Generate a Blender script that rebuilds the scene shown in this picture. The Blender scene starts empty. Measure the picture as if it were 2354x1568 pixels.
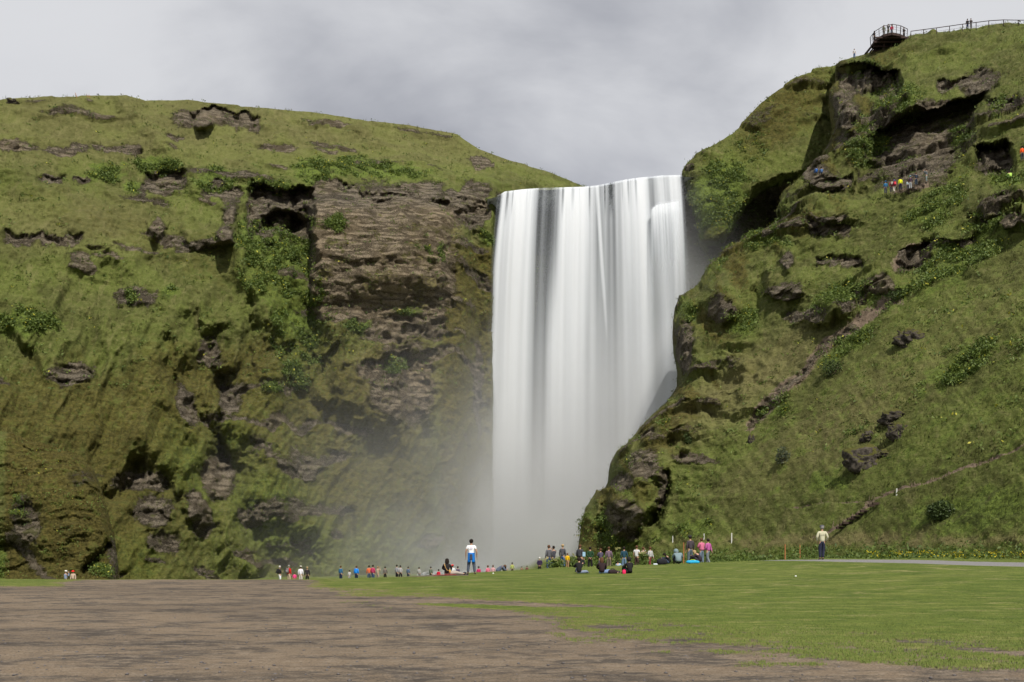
import bpy, math, random
import numpy as np
from mathutils import Vector, Matrix
sc = bpy.context.scene
COL = sc.collection
R = math.radians
F = 2353.0; CX = 1176.5; HY = 1245.0; CAMZ = 1.6      # focal length, centre column and horizon row in photo units

# ------------------------------------------------------------------ numpy noise
_rs = np.random.RandomState(7)
_perm = _rs.permutation(256).astype(np.int32); _perm = np.concatenate([_perm, _perm])
_g = _rs.normal(size=(256, 3)).astype(np.float32); _g /= np.linalg.norm(_g, axis=1)[:, None]
from concurrent.futures import ThreadPoolExecutor
_pool = ThreadPoolExecutor(4)
def par(fn):
    def g(x, y, z, *a, **k):
        x, y, z = np.broadcast_arrays(np.asarray(x, np.float32), np.asarray(y, np.float32), np.asarray(z, np.float32))
        if x.size < 20000: return fn(x, y, z, *a, **k)
        sh = x.shape; xs, ys_, zs = x.ravel(), y.ravel(), z.ravel(); n = max(4, x.size//16384)
        c = np.linspace(0, x.size, n+1).astype(int)
        return np.concatenate(list(_pool.map(lambda i: fn(xs[c[i]:c[i+1]], ys_[c[i]:c[i+1]], zs[c[i]:c[i+1]], *a, **k), range(n)))).reshape(sh)
    return g
@par
def pn(x, y, z):
    x = np.asarray(x, np.float32); y = np.asarray(y, np.float32) + 0*x; z = np.asarray(z, np.float32) + 0*x
    xi = np.floor(x).astype(np.int32); yi = np.floor(y).astype(np.int32); zi = np.floor(z).astype(np.int32)
    xf = x-xi; yf = y-yi; zf = z-zi
    u = xf*xf*xf*(xf*(xf*6-15)+10); v = yf*yf*yf*(yf*(yf*6-15)+10); w = zf*zf*zf*(zf*(zf*6-15)+10)
    out = 0
    for dx in (0, 1):
        wx = u if dx else 1-u
        ax = _perm[(xi+dx) & 255]
        for dy in (0, 1):
            wy = v if dy else 1-v
            ay = _perm[(ax+yi+dy) & 255]
            for dz in (0, 1):
                wz = w if dz else 1-w
                g = _g[_perm[(ay+zi+dz) & 255]]
                out = out + wx*wy*wz*(g[..., 0]*(xf-dx)+g[..., 1]*(yf-dy)+g[..., 2]*(zf-dz))
    return out*1.5
def fbm(x, y, z, o=4, s=0.0, gain=.5):
    a = 1; t = 0; n = 0; f = 1
    for i in range(o):
        t = t + a*pn(x*f+s+i*17.3, y*f+s*1.7, z*f-s); n += a; a *= gain; f *= 2.03
    return t/n*1.3
def ridged(x, y, z, o=4, s=0.0):
    a = 1; t = 0; n = 0; f = 1
    for i in range(o):
        t = t + a*(1-2*np.abs(pn(x*f+s+i*9.1, y*f-s, z*f+s))); n += a; a *= .5; f *= 2.1
    return t/n
@par
def facet(x, y, z, seed=0):
    """angular broken-rock relief: every cell of a jittered lattice is one tilted facet"""
    x = np.asarray(x, np.float32); y = np.asarray(y, np.float32); z = np.asarray(z, np.float32)
    xi = np.floor(x).astype(np.int32); yi = np.floor(y).astype(np.int32); zi = np.floor(z).astype(np.int32)
    best = np.full(x.shape, 99., np.float32); out = np.zeros(x.shape, np.float32)
    for dx in (-1, 0, 1):
        for dy in (-1, 0, 1):
            for dz in (-1, 0, 1):
                h = _perm[(_perm[(_perm[(xi+dx+seed) & 255]+yi+dy) & 255]+zi+dz) & 255]
                g = _g[h]; g2 = _g[(h+91) & 255]
                ox = x-(xi+dx+.5+.45*g[..., 0]); oy = y-(yi+dy+.5+.45*g[..., 1]); oz = z-(zi+dz+.5+.45*g[..., 2])
                d = ox*ox+oy*oy+oz*oz; m = d < best
                best = np.where(m, d, best); out = np.where(m, g2[..., 0]*.8+.9*(g2[..., 1]*ox+g2[..., 2]*oy+g[..., 1]*oz), out)
    return out
def facets(X, Y, Z, mask, seed):
    """rock relief in metres, evaluated only where there is rock"""
    out = np.zeros(X.shape, np.float32); k = mask > .15
    x, y, z = X[k], Y[k], Z[k]; wx_ = .6*fbm(x*.3, y*.3, z*.3, 2, seed); x = x+wx_; z = z+wx_*.7
    out[k] = .62*facet(x/3.8, y/3.8, z/1.9, int(seed))+.30*facet(x/1.3, y/1.3, z/.75, int(seed)+9)
    out = out*ss(.15, .7, mask)
    q = np.pad(out, 1, mode='edge')                 # worn edges: one light smoothing pass
    return .5*out+.125*(q[:-2, 1:-1]+q[2:, 1:-1]+q[1:-1, :-2]+q[1:-1, 2:])
def ss(a, b, x):
    t = np.clip((x-a)/(b-a), 0, 1); return t*t*(3-2*t)
def ell(px, py, cx, cy, rx, ry, rot=0.0):
    c, s = math.cos(R(rot)), math.sin(R(rot))
    dx = px-cx; dy = py-cy
    return np.sqrt(((dx*c+dy*s)/rx)**2+((-dx*s+dy*c)/ry)**2)
def blob(px, py, cx, cy, rx, ry, rot=0.0, soft=.5):
    return 1-ss(1-soft, 1+soft, ell(px, py, cx, cy, rx, ry, rot))
def segd(px, py, pts):
    """distance to a polyline and the parameter 0..1 along it"""
    best = None
    for (x0, y0), (x1, y1) in zip(pts[:-1], pts[1:]):
        dx, dy = x1-x0, y1-y0
        t = np.clip(((px-x0)*dx+(py-y0)*dy)/(dx*dx+dy*dy+1e-9), 0, 1)
        d = np.hypot(px-x0-t*dx, py-y0-t*dy)
        best = d if best is None else np.minimum(best, d)
    return best
def interp(x, pts):
    p = np.array(pts, float); return np.interp(x, p[:, 0], p[:, 1])

# ------------------------------------------------------------------ tagging / linking
def tag(o, label=None, cat=None, group=None, kind=None):
    if label: o['label'] = label
    if cat: o['category'] = cat
    if group: o['group'] = group
    if kind: o['kind'] = kind
    return o
def link(name, me, parent=None):
    o = bpy.data.objects.new(name, me); COL.objects.link(o)
    if parent: o.parent = parent
    return o
def empty(name, loc, rz=0.0, **k):
    o = bpy.data.objects.new(name, None); COL.objects.link(o)
    o.location = loc; o.rotation_euler = (0, 0, rz); o.empty_display_size = .2
    return tag(o, **k)
def np_mesh(name, co, faces, attrs=None, mat=None, smooth=True):
    """co (n,3); faces (m,4) or (m,3)"""
    me = bpy.data.meshes.new(name)
    co = np.ascontiguousarray(co, np.float32); faces = np.ascontiguousarray(faces, np.int32)
    k = faces.shape[1]
    me.vertices.add(len(co)); me.vertices.foreach_set('co', co.ravel())
    me.loops.add(faces.size); me.loops.foreach_set('vertex_index', faces.ravel())
    me.polygons.add(len(faces))
    me.polygons.foreach_set('loop_start', np.arange(0, faces.size, k, dtype=np.int32))
    me.polygons.foreach_set('loop_total', np.full(len(faces), k, np.int32))
    me.update(calc_edges=True)
    if smooth: me.polygons.foreach_set('use_smooth', np.ones(len(faces), bool))
    if attrs:
        for an, av in attrs.items():
            a = me.color_attributes.new(an, 'FLOAT_COLOR', 'POINT')
            a.data.foreach_set('color', np.ascontiguousarray(av, np.float32).ravel())
    if mat: me.materials.append(mat)
    me.validate()
    return me
def grid_faces(nr, nc):
    i = np.arange(nr*nc).reshape(nr, nc)
    return np.stack([i[:-1, :-1], i[:-1, 1:], i[1:, 1:], i[1:, :-1]], -1).reshape(-1, 4)

def face_viewer(co):
    """wind loose triangles so that their front looks towards the open side of the slope"""
    v = co.reshape(-1, 3, 3); n = np.cross(v[:, 1]-v[:, 0], v[:, 2]-v[:, 0]); bad = (n @ np.array([0, -1., .15])) < 0
    v[bad] = v[bad][:, [1, 0, 2]]; return v.reshape(-1, 3)
def P(px, py, Y):
    return Vector(((px-CX)/F*Y, Y, CAMZ+(HY-py)/F*Y))

# ------------------------------------------------------------------ materials
class NT:
    def __init__(s, mat): s.t = mat.node_tree; s.t.nodes.clear()
    def n(s, typ, **k):
        nd = s.t.nodes.new(typ)
        for a, b in k.items():
            if a == 'inp':
                for kk, vv in b.items():
                    if hasattr(vv, 'is_output'): s.t.links.new(vv, nd.inputs[kk])
                    else: nd.inputs[kk].default_value = vv
            else: setattr(nd, a, b)
        return nd
    def math(s, op, a, b=None, c=None, clamp=False):
        nd = s.n('ShaderNodeMath', operation=op, use_clamp=clamp)
        for i, v in enumerate((a, b, c)):
            if v is None: continue
            if hasattr(v, 'is_output'): s.t.links.new(v, nd.inputs[i])
            else: nd.inputs[i].default_value = v
        return nd.outputs[0]
    def mix(s, f, a, b, blend='MIX'):
        nd = s.n('ShaderNodeMix', data_type='RGBA', blend_type=blend)
        for i, v in ((0, f), (6, a), (7, b)):
            if hasattr(v, 'is_output'): s.t.links.new(v, nd.inputs[i])
            else: nd.inputs[i].default_value = v if i == 0 else (tuple(v)+(1,) if len(v) == 3 else v)
        return nd.outputs[2]
    def noise(s, vec, scale, detail=4, rough=.6, dist=0.0):
        nd = s.n('ShaderNodeTexNoise', inp={'Vector': vec, 'Scale': scale, 'Detail': detail, 'Roughness': rough, 'Distortion': dist})
        return nd.outputs[0]
    def ramp(s, f, lo, hi, a=0.0, b=1.0):
        nd = s.n('ShaderNodeMapRange', interpolation_type='SMOOTHSTEP', inp={0: f, 1: lo, 2: hi, 3: a, 4: b})
        return nd.outputs[0]
    def scaled(s, vec, sx, sy, sz):
        nd = s.n('ShaderNodeMapping', inp={'Vector': vec, 'Scale': (sx, sy, sz)}); return nd.outputs[0]
    def out(s, bsdf, vol=None):
        o = s.n('ShaderNodeOutputMaterial'); s.t.links.new(bsdf, o.inputs[0])
    def pbsdf(s, col, rough=.9, spec=.25, normal=None, alpha=None, **k):
        inp = {'Base Color': col if hasattr(col, 'is_output') else tuple(col)+(1,), 'Roughness': rough, 'Specular IOR Level': spec}
        if normal is not None: inp['Normal'] = normal
        if alpha is not None: inp['Alpha'] = alpha
        inp.update(k)
        return s.n('ShaderNodeBsdfPrincipled', inp=inp).outputs[0]
    def bump(s, h, strength=.5, dist=.1):
        return s.n('ShaderNodeBump', inp={'Height': h, 'Strength': strength, 'Distance': dist}).outputs[0]
def newmat(name):
    m = bpy.data.materials.new(name); m.use_nodes = True
    return m, NT(m)
_sm = {}
def simple(name, col, rough=.85, spec=.2, var=.15, scale=30.0, metallic=0.0):
    if name in _sm: return _sm[name]
    m, t = newmat(name)
    tc = t.n('ShaderNodeTexCoord').outputs['Object']
    nz = t.noise(tc, scale, 3)
    dark = tuple(c*(1-var) for c in col); light = tuple(min(1, c*(1+var)) for c in col)
    c = t.mix(nz, dark, light)
    t.out(t.pbsdf(c, rough, spec, normal=t.bump(nz, .25, .01), Metallic=metallic))
    _sm[name] = m; return m

def hill_material(name, wet=0.0, haze=0.0):
    """grass / lush herbs / brown moss / rock / soil, told apart by painted ground-cover masks in attribute 'cover' and 'cover2'"""
    m, t = newmat(name)
    tc = t.n('ShaderNodeTexCoord').outputs['Object']
    at = t.n('ShaderNodeAttribute', attribute_name='cover')
    sp = t.n('ShaderNodeSeparateColor', inp={0: at.outputs['Color']})
    at2 = t.n('ShaderNodeAttribute', attribute_name='cover2')
    sp2 = t.n('ShaderNodeSeparateColor', inp={0: at2.outputs['Color']})
    rock, lush, moss = sp.outputs[0], sp.outputs[1], sp.outputs[2]
    soil, dry, wetm = sp2.outputs[0], sp2.outputs[1], sp2.outputs[2]
    n1 = t.noise(tc, .12, 5, .6); n2 = t.noise(tc, .9, 6, .65); n3 = t.noise(tc, 4.5, 4, .8); n4 = t.noise(t.scaled(tc, 1, 1, 2.2), 2.0, 6, .75)
    # grass: olive with drier and greener tufts
    g = t.mix(t.ramp(n2, .35, .65), (.066, .079, .019), (.114, .122, .038))
    g = t.mix(t.math('MULTIPLY', t.ramp(t.noise(tc, .35, 7, .72), .54, .40), .55), g, (.068, .072, .022))
    g = t.mix(t.ramp(n1, .42, .6), g, t.mix(t.ramp(n3, .3, .7), (.080, .108, .021), (.132, .145, .040)))
    g = t.mix(t.math('MULTIPLY', t.ramp(n4, .52, .72), .55), g, (.225, .195, .095))
    g = t.mix(t.math('MULTIPLY', t.ramp(n4, .46, .30), .6), g, (.050, .048, .020))
    g = t.mix(t.math('MULTIPLY', dry, .75), g, t.mix(n4, (.14, .110, .055), (.25, .21, .10)))
    st_ = t.noise(t.scaled(tc, 1.0, .35, .12), 1.1, 5, .7, .6)
    g = t.mix(t.math('MULTIPLY', t.ramp(st_, .52, .68), .45), g, (.19, .175, .075))
    g = t.mix(t.math('MULTIPLY', t.ramp(st_, .44, .30), .4), g, (.06, .066, .022))
    # lush herbs
    l = t.mix(t.ramp(n3, .35, .65), (.062, .092, .020), (.145, .190, .036))
    l = t.mix(t.ramp(n4, .62, .72), l, (.20, .22, .02))
    l = t.mix(t.ramp(n2, .50, .36), l, (.02, .035, .01))
    # brown moss
    mo = t.mix(t.ramp(n4, .35, .65), (.042, .036, .012), (.118, .096, .026))
    mo = t.mix(t.math('MULTIPLY', t.ramp(n2, .5, .68), .7), mo, (.085, .098, .020))
    # rock
    n6 = t.noise(t.scaled(tc, 1, 1, 1.8), 5.0, 6, .8)
    vo = t.n('ShaderNodeTexVoronoi', feature='DISTANCE_TO_EDGE', inp={'Vector': t.n('ShaderNodeVectorMath', operation='ADD', inp={0: t.scaled(tc, .3, .3, 1.5), 1: t.n('ShaderNodeTexNoise', inp={'Vector': tc, 'Scale': .45, 'Detail': 7, 'Roughness': .75}).outputs['Color']}).outputs[0], 'Scale': .75}).outputs[0]
    ck = t.ramp(t.math('ADD', vo, t.math('MULTIPLY', t.math('SUBTRACT', n6, .5), .8)), -.02, .14)
    rr = t.mix(t.ramp(n6, .34, .62), (.048, .041, .032), (.225, .190, .142))
    rr = t.mix(t.math('MULTIPLY', t.ramp(n1, .45, .62), .7), rr, t.mix(n6, (.10, .082, .056), (.31, .255, .18)))
    rr = t.mix(t.math('MULTIPLY', t.ramp(n2, .54, .64), .75), rr, (.085, .088, .026))
    rr = t.mix(ck, t.mix(1.0, rr, (.74, .72, .69), 'MULTIPLY'), rr)
    rr = t.mix(t.math('MULTIPLY', dry, .9), rr, t.mix(1.0, rr, (1.30, 1.24, 1.13), 'MULTIPLY'))
    so = t.mix(n3, (.12, .085, .058), (.25, .195, .145))
    def edge(mask, nz, k=.8):
        v = t.math('ADD', mask, t.math('MULTIPLY', t.math('SUBTRACT', nz, .5), k*2))
        return t.ramp(v, .42, .58)
    c = t.mix(t.math('MULTIPLY', t.ramp(t.math('ADD', lush, t.math('MULTIPLY', t.math('SUBTRACT', n2, .5), 1.8)), .25, .75), .9), g, l)
    c = t.mix(t.math('MULTIPLY', t.ramp(t.math('ADD', moss, t.math('MULTIPLY', t.math('SUBTRACT', n2, .5), 1.6)), .2, .8), .9), c, mo)
    c = t.mix(edge(soil, n3), c, so)
    er = edge(t.math('ADD', rock, t.math('MULTIPLY', t.math('SUBTRACT', n2, .55), .9)), n4)
    c = t.mix(er, c, rr)
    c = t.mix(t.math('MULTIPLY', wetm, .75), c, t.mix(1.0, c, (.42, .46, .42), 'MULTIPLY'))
    h = t.math('ADD', t.math('ADD', t.math('MULTIPLY', n4, .7), t.math('MULTIPLY', n3, .3)), t.math('MULTIPLY', t.math('MULTIPLY', t.math('ADD', n6, ck), er), .8))
    nb = t.bump(h, .9, .35)
    t.out(t.pbsdf(c, .95, .12, normal=nb))
    return m
# ------------------------------------------------------------------ camera, sun, sky
cam = bpy.data.cameras.new('camera'); co = bpy.data.objects.new('camera', cam); COL.objects.link(co)
co.location = (0, 0, CAMZ); co.rotation_euler = (R(90), 0, 0)
cam.sensor_width = 36; cam.lens = 36; cam.shift_y = (HY-784)/F
cam.clip_start = .1; cam.clip_end = 3000
sc.camera = co
SUN_AZ, SUN_EL = 22.0, 51.0      # degrees to the right of straight behind the camera, height
sd = Vector((math.sin(R(SUN_AZ))*math.cos(R(SUN_EL)), -math.cos(R(SUN_AZ))*math.cos(R(SUN_EL)), math.sin(R(SUN_EL))))
sun = bpy.data.lights.new('sun', 'SUN'); so_ = bpy.data.objects.new('sun', sun); COL.objects.link(so_)
sun.energy = 4.9; sun.angle = R(.6); sun.color = (1, .95, .86)
so_.rotation_euler = (-sd).to_track_quat('-Z', 'Y').to_euler(); so_.location = sd*300
w = bpy.data.worlds.new('World'); sc.world = w; w.use_nodes = True
t = w.node_tree; t.nodes.clear()
class WN(NT):
    def __init__(s, t): s.t = t
wn = WN(t)
sky = wn.n('ShaderNodeTexSky', sky_type='NISHITA', sun_disc=False, sun_elevation=R(SUN_EL), sun_rotation=math.atan2(sd.x, sd.y))
tc = wn.n('ShaderNodeTexCoord').outputs['Generated']
sx = wn.n('ShaderNodeSeparateXYZ', inp={0: tc})
zz = wn.math('ADD', wn.math('MAXIMUM', sx.outputs[2], 0.0), .42)
uv = wn.n('ShaderNodeCombineXYZ', inp={0: wn.math('DIVIDE', sx.outputs[0], zz), 1: wn.math('DIVIDE', sx.outputs[1], zz), 2: 3.1}).outputs[0]
c1 = wn.noise(wn.scaled(uv, 1.0, 1.25, 1), 1.25, 5, .45, .35)
c2 = wn.noise(wn.scaled(uv, 1.0, 1.5, 1), 3.4, 6, .55, .3)
cc = wn.math('ADD', wn.math('MULTIPLY', c1, .72), wn.math('MULTIPLY', c2, .28))
el = wn.ramp(sx.outputs[2], .22, .62)
cc = wn.math('ADD', cc, wn.math('MULTIPLY', wn.math('SUBTRACT', el, .5), .05))
cc = wn.math('ADD', cc, wn.math('MULTIPLY', wn.ramp(sx.outputs[0], .15, -.5), .05))
cl = wn.n('ShaderNodeValToRGB', inp={0: cc})
r_ = cl.color_ramp; r_.interpolation = 'B_SPLINE'
r_.elements[0].position = .40; r_.elements[0].color = (.285, .295, .335, 1)
r_.elements[1].position = .60; r_.elements[1].color = (.76, .765, .785, 1)
e = r_.elements.new(.50); e.color = (.45, .46, .50, 1)
mixc = wn.mix(.94, sky.outputs[0], wn.mix(1.0, cl.outputs[0], (10, 10, 10), 'MULTIPLY'))
bg = wn.n('ShaderNodeBackground', inp={0: mixc, 1: .1})
wo = wn.n('ShaderNodeOutputWorld'); t.links.new(bg.outputs[0], wo.inputs[0])
sc.view_settings.view_transform = 'Standard'; sc.view_settings.look = 'None'; sc.view_settings.exposure = 0; sc.view_settings.gamma = 1
sc.cycles.max_bounces = 6; sc.cycles.diffuse_bounces = 2; sc.cycles.transparent_max_bounces = 12; sc.cycles.volume_bounces = 1
sc.cycles.use_denoising = True; sc.cycles.use_adaptive_sampling = True; sc.cycles.adaptive_threshold = .02
# ------------------------------------------------------------------ ground
def hc(X): return interp(X, [(-60, 0), (-6, 0), (-3, .10), (1, .14), (5, .2), (8, .34), (15, .67), (20, .6), (26, .45), (60, .6)])
def ycr(X): return interp(X, [(-60, 42), (-8, 42), (-3, 46), (1, 52), (5, 58), (9, 58), (15, 55), (26, 54), (60, 56)])
def zlow(X): return interp(X, [(-200, -2.3), (-2, -2.3), (.3, -1.9), (1.2, -1.5), (1.7, -.7), (3, -.45), (6, -.35), (12, .1), (20, .6), (60, .8)])
def gz(X, Y):
    X = np.asarray(X, float); Y = np.asarray(Y, float)
    xs = X*np.clip(50/np.maximum(Y, 20), .45, 1.0)      # follow the lines of the mound as they fan out
    yc = ycr(xs); h = hc(xs); zl = zlow(xs)
    up = h*ss(16, 1, (yc-Y)/yc*16)*1.0
    up = h*ss(18, 1, np.maximum(yc-Y, 0)*18/(yc-18))
    down = h+(zl-h)*ss(0, 1, (Y-yc)/np.where(xs > 3, 12, 26))
    z = np.where(Y < yc, up, down)
    far = ss(85, 125, Y)*(-.7)*ss(4, -4, xs)
    return z+far+.03*fbm(X*.12, Y*.12, 0, 3, 3.0)*ss(0, 20, Y)
ys = np.concatenate([np.linspace(2.2, 9, 20)[:-1], 1.6*F/np.linspace(1.6*F/9, 1.6*F/66, 330), np.linspace(66, 260, 70)[1:]])
pxs = np.concatenate([np.linspace(-2500, -60, 60)[:-1], np.linspace(-60, 2420, 860), np.linspace(2420, 4900, 60)[1:]])
PX, YY = np.meshgrid(pxs, ys)
XX = (PX-CX)/F*YY
ZZ = gz(XX, YY)
PY = HY-(ZZ-CAMZ)/YY*F
nb = fbm(XX*.35, YY*.35, 0, 5, 11.0); nb2 = fbm(XX*1.3, YY*1.3, 0, 4, 5.0)
scale_y = np.clip((PY-1290)/120, .10, 1.6)
low = interp(PX, [(690, 1326), (740, 1345), (800, 1363), (960, 1372), (1100, 1384), (1210, 1398), (1300, 1424), (1480, 1452), (1700, 1480), (2000, 1500), (2353, 1520), (3000, 1545), (5000, 1600)])
g1 = (low-PY)/(32*scale_y)+nb*1.5+nb2*1.3
g1 = np.where(PX < 700, -3, g1)
# bare streak between the two tongues of turf, and the thin tongue below it
g1 = g1-4.5*blob(PX, PY, 1010, 1383, 210, 5.5, 2, .5)+3.2*blob(PX, PY, 1090, 1394, 140, 4.5, 3, .6)-1.6*blob(PX, PY, 1500, 1400, 260, 4, 2, .8)
# gravel track along the crest on the left
trk = interp(PX, [(600, 1331), (700, 1326.5), (900, 1324.5), (1010, 1322), (1060, 1321)])
g1 = np.where((PX < 1075) & (YY < 60), np.minimum(g1, (np.abs(PY-trk)-3.2)*1.2+nb2), g1)
lawnm = np.clip(g1*.42+.5, 0, 1)
lp = np.clip((1352+nb*8-PY)/5, -1, 1)*ss(215, 90, PX+nb*60)
lawnm = np.where((PX < 240) & (YY < 60), np.clip(lp*.8+.1, 0, 1), lawnm)
lawnm = np.where(YY > ycr(XX*50/np.maximum(YY, 20))+3, 1.0, lawnm)
pt = interp(PX, [(1700, 1288), (1890, 1289.5), (2100, 1292), (2250, 1297), (2353, 1299), (3000, 1309)])
pw = interp(PX, [(1700, .6), (1850, 1.6), (1950, 3.2), (2150, 4.6), (2353, 5.0), (3000, 7)])
pathm = np.clip((pw-np.abs(PY-pt))/1.4+.5+nb2*.3, 0, 1)*ss(1640, 1760, PX)*(YY < 66)
ZZ = ZZ+.012*nb2*ss(70, 40, YY)+.03*lawnm*ss(60, 50, YY)
co_ = np.stack([XX, YY, ZZ], -1).reshape(-1, 3)
fc = grid_faces(*XX.shape)
fm = lawnm.ravel()[fc].mean(1); fp = pathm.ravel()[fc].mean(1)

gm, t = newmat('turf_and_gravel')
tc = t.n('ShaderNodeTexCoord').outputs['Object']
sp = t.n('ShaderNodeSeparateColor', inp={0: t.n('ShaderNodeAttribute', attribute_name='cover').outputs['Color']})
a = t.noise(t.scaled(tc, .55, 1.0, 1), .9, 7, .75, .3); b = t.noise(t.scaled(tc, .55, 1, 1), 2.4, 7, .8); c = t.noise(tc, 28, 4, .75); d = t.noise(tc, 6, 5, .75)
b3 = t.noise(t.scaled(tc, .5, 1.0, 1), 5.5, 7, .75, .2)
gr = t.mix(t.ramp(a, .40, .56), (.066, .056, .047), (.160, .124, .088))
gr = t.mix(t.math('MULTIPLY', t.ramp(b3, .48, .60), .65), gr, (.205, .168, .128))
gr = t.mix(t.math('MULTIPLY', t.ramp(b, .46, .34), .55), gr, (.066, .060, .058))
a2 = t.noise(t.scaled(tc, .5, 1, 1), .16, 3, .5)
gr = t.mix(t.math('MULTIPLY', t.ramp(a2, .42, .6), .6), gr, t.mix(1.0, gr, (.66, .67, .70), 'MULTIPLY'))
gr = t.mix(t.math('MULTIPLY', t.ramp(c, .35, .7), .6), gr, t.mix(1.0, gr, (1.7, 1.65, 1.6), 'MULTIPLY'))
gr = t.mix(t.math('MULTIPLY', t.ramp(c, .47, .36), .7), gr, (.040, .037, .036))
g1_ = t.noise(t.scaled(tc, .6, 1.0, 1), .35, 4, .6); g2_ = t.noise(t.scaled(tc, .35, 1, 1), 1.6, 5, .7); g3_ = t.noise(tc, 14, 4, .8)
gg = t.mix(t.ramp(g2_, .35, .65), (.080, .120, .022), (.165, .195, .044))
gg = t.mix(t.math('MULTIPLY', t.ramp(t.noise(t.scaled(tc, .6, 1, 1), .8, 7, .75), .53, .64), .75), gg, (.30, .27, .115))
gg = t.mix(t.math('MULTIPLY', t.ramp(g1_, .5, .62), .45), gg, (.20, .215, .06))
gg = t.mix(t.math('MULTIPLY', t.ramp(t.noise(tc, 1.7, 9, .85), .56, .44), .5), gg, (.060, .085, .020))
gg = t.mix(t.ramp(g3_, .55, .35), gg, t.mix(1.0, gg, (.65, .68, .65), 'MULTIPLY'))
pa = t.mix(c, (.13, .125, .125), (.30, .29, .29))
mk = t.ramp(t.math('ADD', sp.outputs[0], t.math('MULTIPLY', t.math('SUBTRACT', t.noise(tc, 3.0, 8, .85), .5), 1.5)), .36, .66)
gg = t.mix(t.ramp(sp.outputs[0], .95, .5, 0, .55), gg, (.20, .17, .07))
cc_ = t.mix(mk, gr, gg)
cc_ = t.mix(t.ramp(t.math('ADD', sp.outputs[1], t.math('MULTIPLY', t.math('SUBTRACT', d, .5), .4)), .42, .58), cc_, pa)
t.out(t.pbsdf(cc_, .95, .1, normal=t.bump(t.math('ADD', c, t.math('MULTIPLY', g3_, mk)), .7, .03)))

cov = np.zeros((co_.shape[0], 4), np.float32); cov[:, 0] = lawnm.ravel(); cov[:, 1] = pathm.ravel(); cov[:, 3] = 1
def sub(name, sel, mat, attrs):
    f = fc[sel]; used, inv = np.unique(f, return_inverse=True)
    me = np_mesh(name, co_[used], inv.reshape(f.shape)[:, ::1], {k: v[used] for k, v in attrs.items()}, mat)
    return tag(link(name, me), kind='structure')
isp = fp > .5; isl = (~isp) & (fm > .5)
sub('path', isp, gm, {'cover': cov}); sub('lawn', isl, gm, {'cover': cov}); sub('gravel_ground', (~isp) & (~isl), gm, {'cover': cov})
# the field behind the camera
bx, by = np.meshgrid(np.linspace(-300, 300, 30), np.linspace(-300, 60, 20))
bc = np.stack([bx, by, np.full(bx.shape, -.02)-.02*0], -1).reshape(-1, 3)
keep = ~((by[:-1, :-1] > -1) & (np.abs(bx[:-1, :-1]) < 300))
cv = np.zeros((bc.shape[0], 4), np.float32); cv[:, 0] = .0
bc2 = np.array([(-400, -400, -.01), (400, -400, -.01), (400, 2.25, -.01), (-400, 2.25, -.01)], float)
tag(link('ground', np_mesh('ground', bc2, np.array([[0, 1, 2, 3]]), {'cover': np.zeros((4, 4))}, gm)), kind='structure')
# grass blades as short tufts standing on the lawn
rng = np.random.RandomState(3)
def scatter_tufts(name, n, ylo, yhi, hgt, wid, maskf):
    u = rng.rand(n*3); Y = 1/(1/yhi+(1/ylo-1/yhi)*u); px = rng.uniform(-30, 2390, n*3)
    Y = np.exp(rng.uniform(math.log(ylo), math.log(yhi), n*3)) if False else Y
    X = (px-CX)/F*Y; z = gz(X, Y); keep = maskf(px, Y, X, z)
    X, Y, z = X[keep][:n], Y[keep][:n], z[keep][:n]; n = len(X)
    k = 4
    X = np.repeat(X, k)+rng.normal(0, wid*2.2, n*k); Y = np.repeat(Y, k)+rng.normal(0, wid*2.2, n*k); z = np.repeat(z, k)+.025
    m = n*k; a = rng.uniform(0, math.pi, m); s = hgt*rng.uniform(.5, 1.25, m); ww = wid*rng.uniform(.5, 1.2, m)
    lean = rng.normal(0, .45, (m, 2))*s[:, None]
    p0 = np.stack([X-np.cos(a)*ww, Y-np.sin(a)*ww, z-.02], -1); p1 = np.stack([X+np.cos(a)*ww, Y+np.sin(a)*ww, z-.02], -1)
    p2 = np.stack([X+lean[:, 0], Y+lean[:, 1], z+s], -1)
    co = face_viewer(np.stack([p0, p1, p2], 1).reshape(-1, 3)); f = np.arange(m*3).reshape(-1, 3)
    at = np.ones((m*3, 4), np.float32); v = np.repeat(rng.rand(m), 3); at[:, 0] = v; at[:, 1] = np.tile([0, 0, 1], m)
    me = np_mesh(name, co, f, {'tint': at}, smooth=True)
    nn_ = np.tile([0, 0, 1.], (m*3, 1))+rng.normal(0, .25, (m*3, 3)); nn_ /= np.linalg.norm(nn_, axis=1)[:, None]; me.normals_split_custom_set_from_vertices(nn_.tolist()); return me
def lawn_at(px, Y, X, z):
    py = HY-(z-CAMZ)/Y*F
    i = np.clip(np.searchsorted(ys, Y), 0, len(ys)-1); j = np.clip(np.searchsorted(pxs, px), 0, len(pxs)-1)
    return (lawnm[i, j] > .35+.5*rng.rand(len(px))) & (pathm[i, j] < .3)
bm_, t = newmat('grass_blades')
sp = t.n('ShaderNodeSeparateColor', inp={0: t.n('ShaderNodeAttribute', attribute_name='tint').outputs['Color']})
tc = t.n('ShaderNodeTexCoord').outputs['Object']
nn = t.noise(t.scaled(tc, .35, 1, 1), 1.6, 5, .7)
c = t.mix(sp.outputs[0], (.082, .125, .024), (.168, .200, .046))
c = t.mix(t.math('MULTIPLY', t.ramp(nn, .54, .7), .65), c, (.32, .28, .12))
t.out(t.pbsdf(c, .8, .15))
gb = link('grass_blades', scatter_tufts('grass_blades', 70000, 12, 60, .024, .009, lawn_at)); gb.data.materials.append(bm_)
tag(gb, 'short green turf blades covering the lawn', 'grass', kind='stuff')
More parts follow.
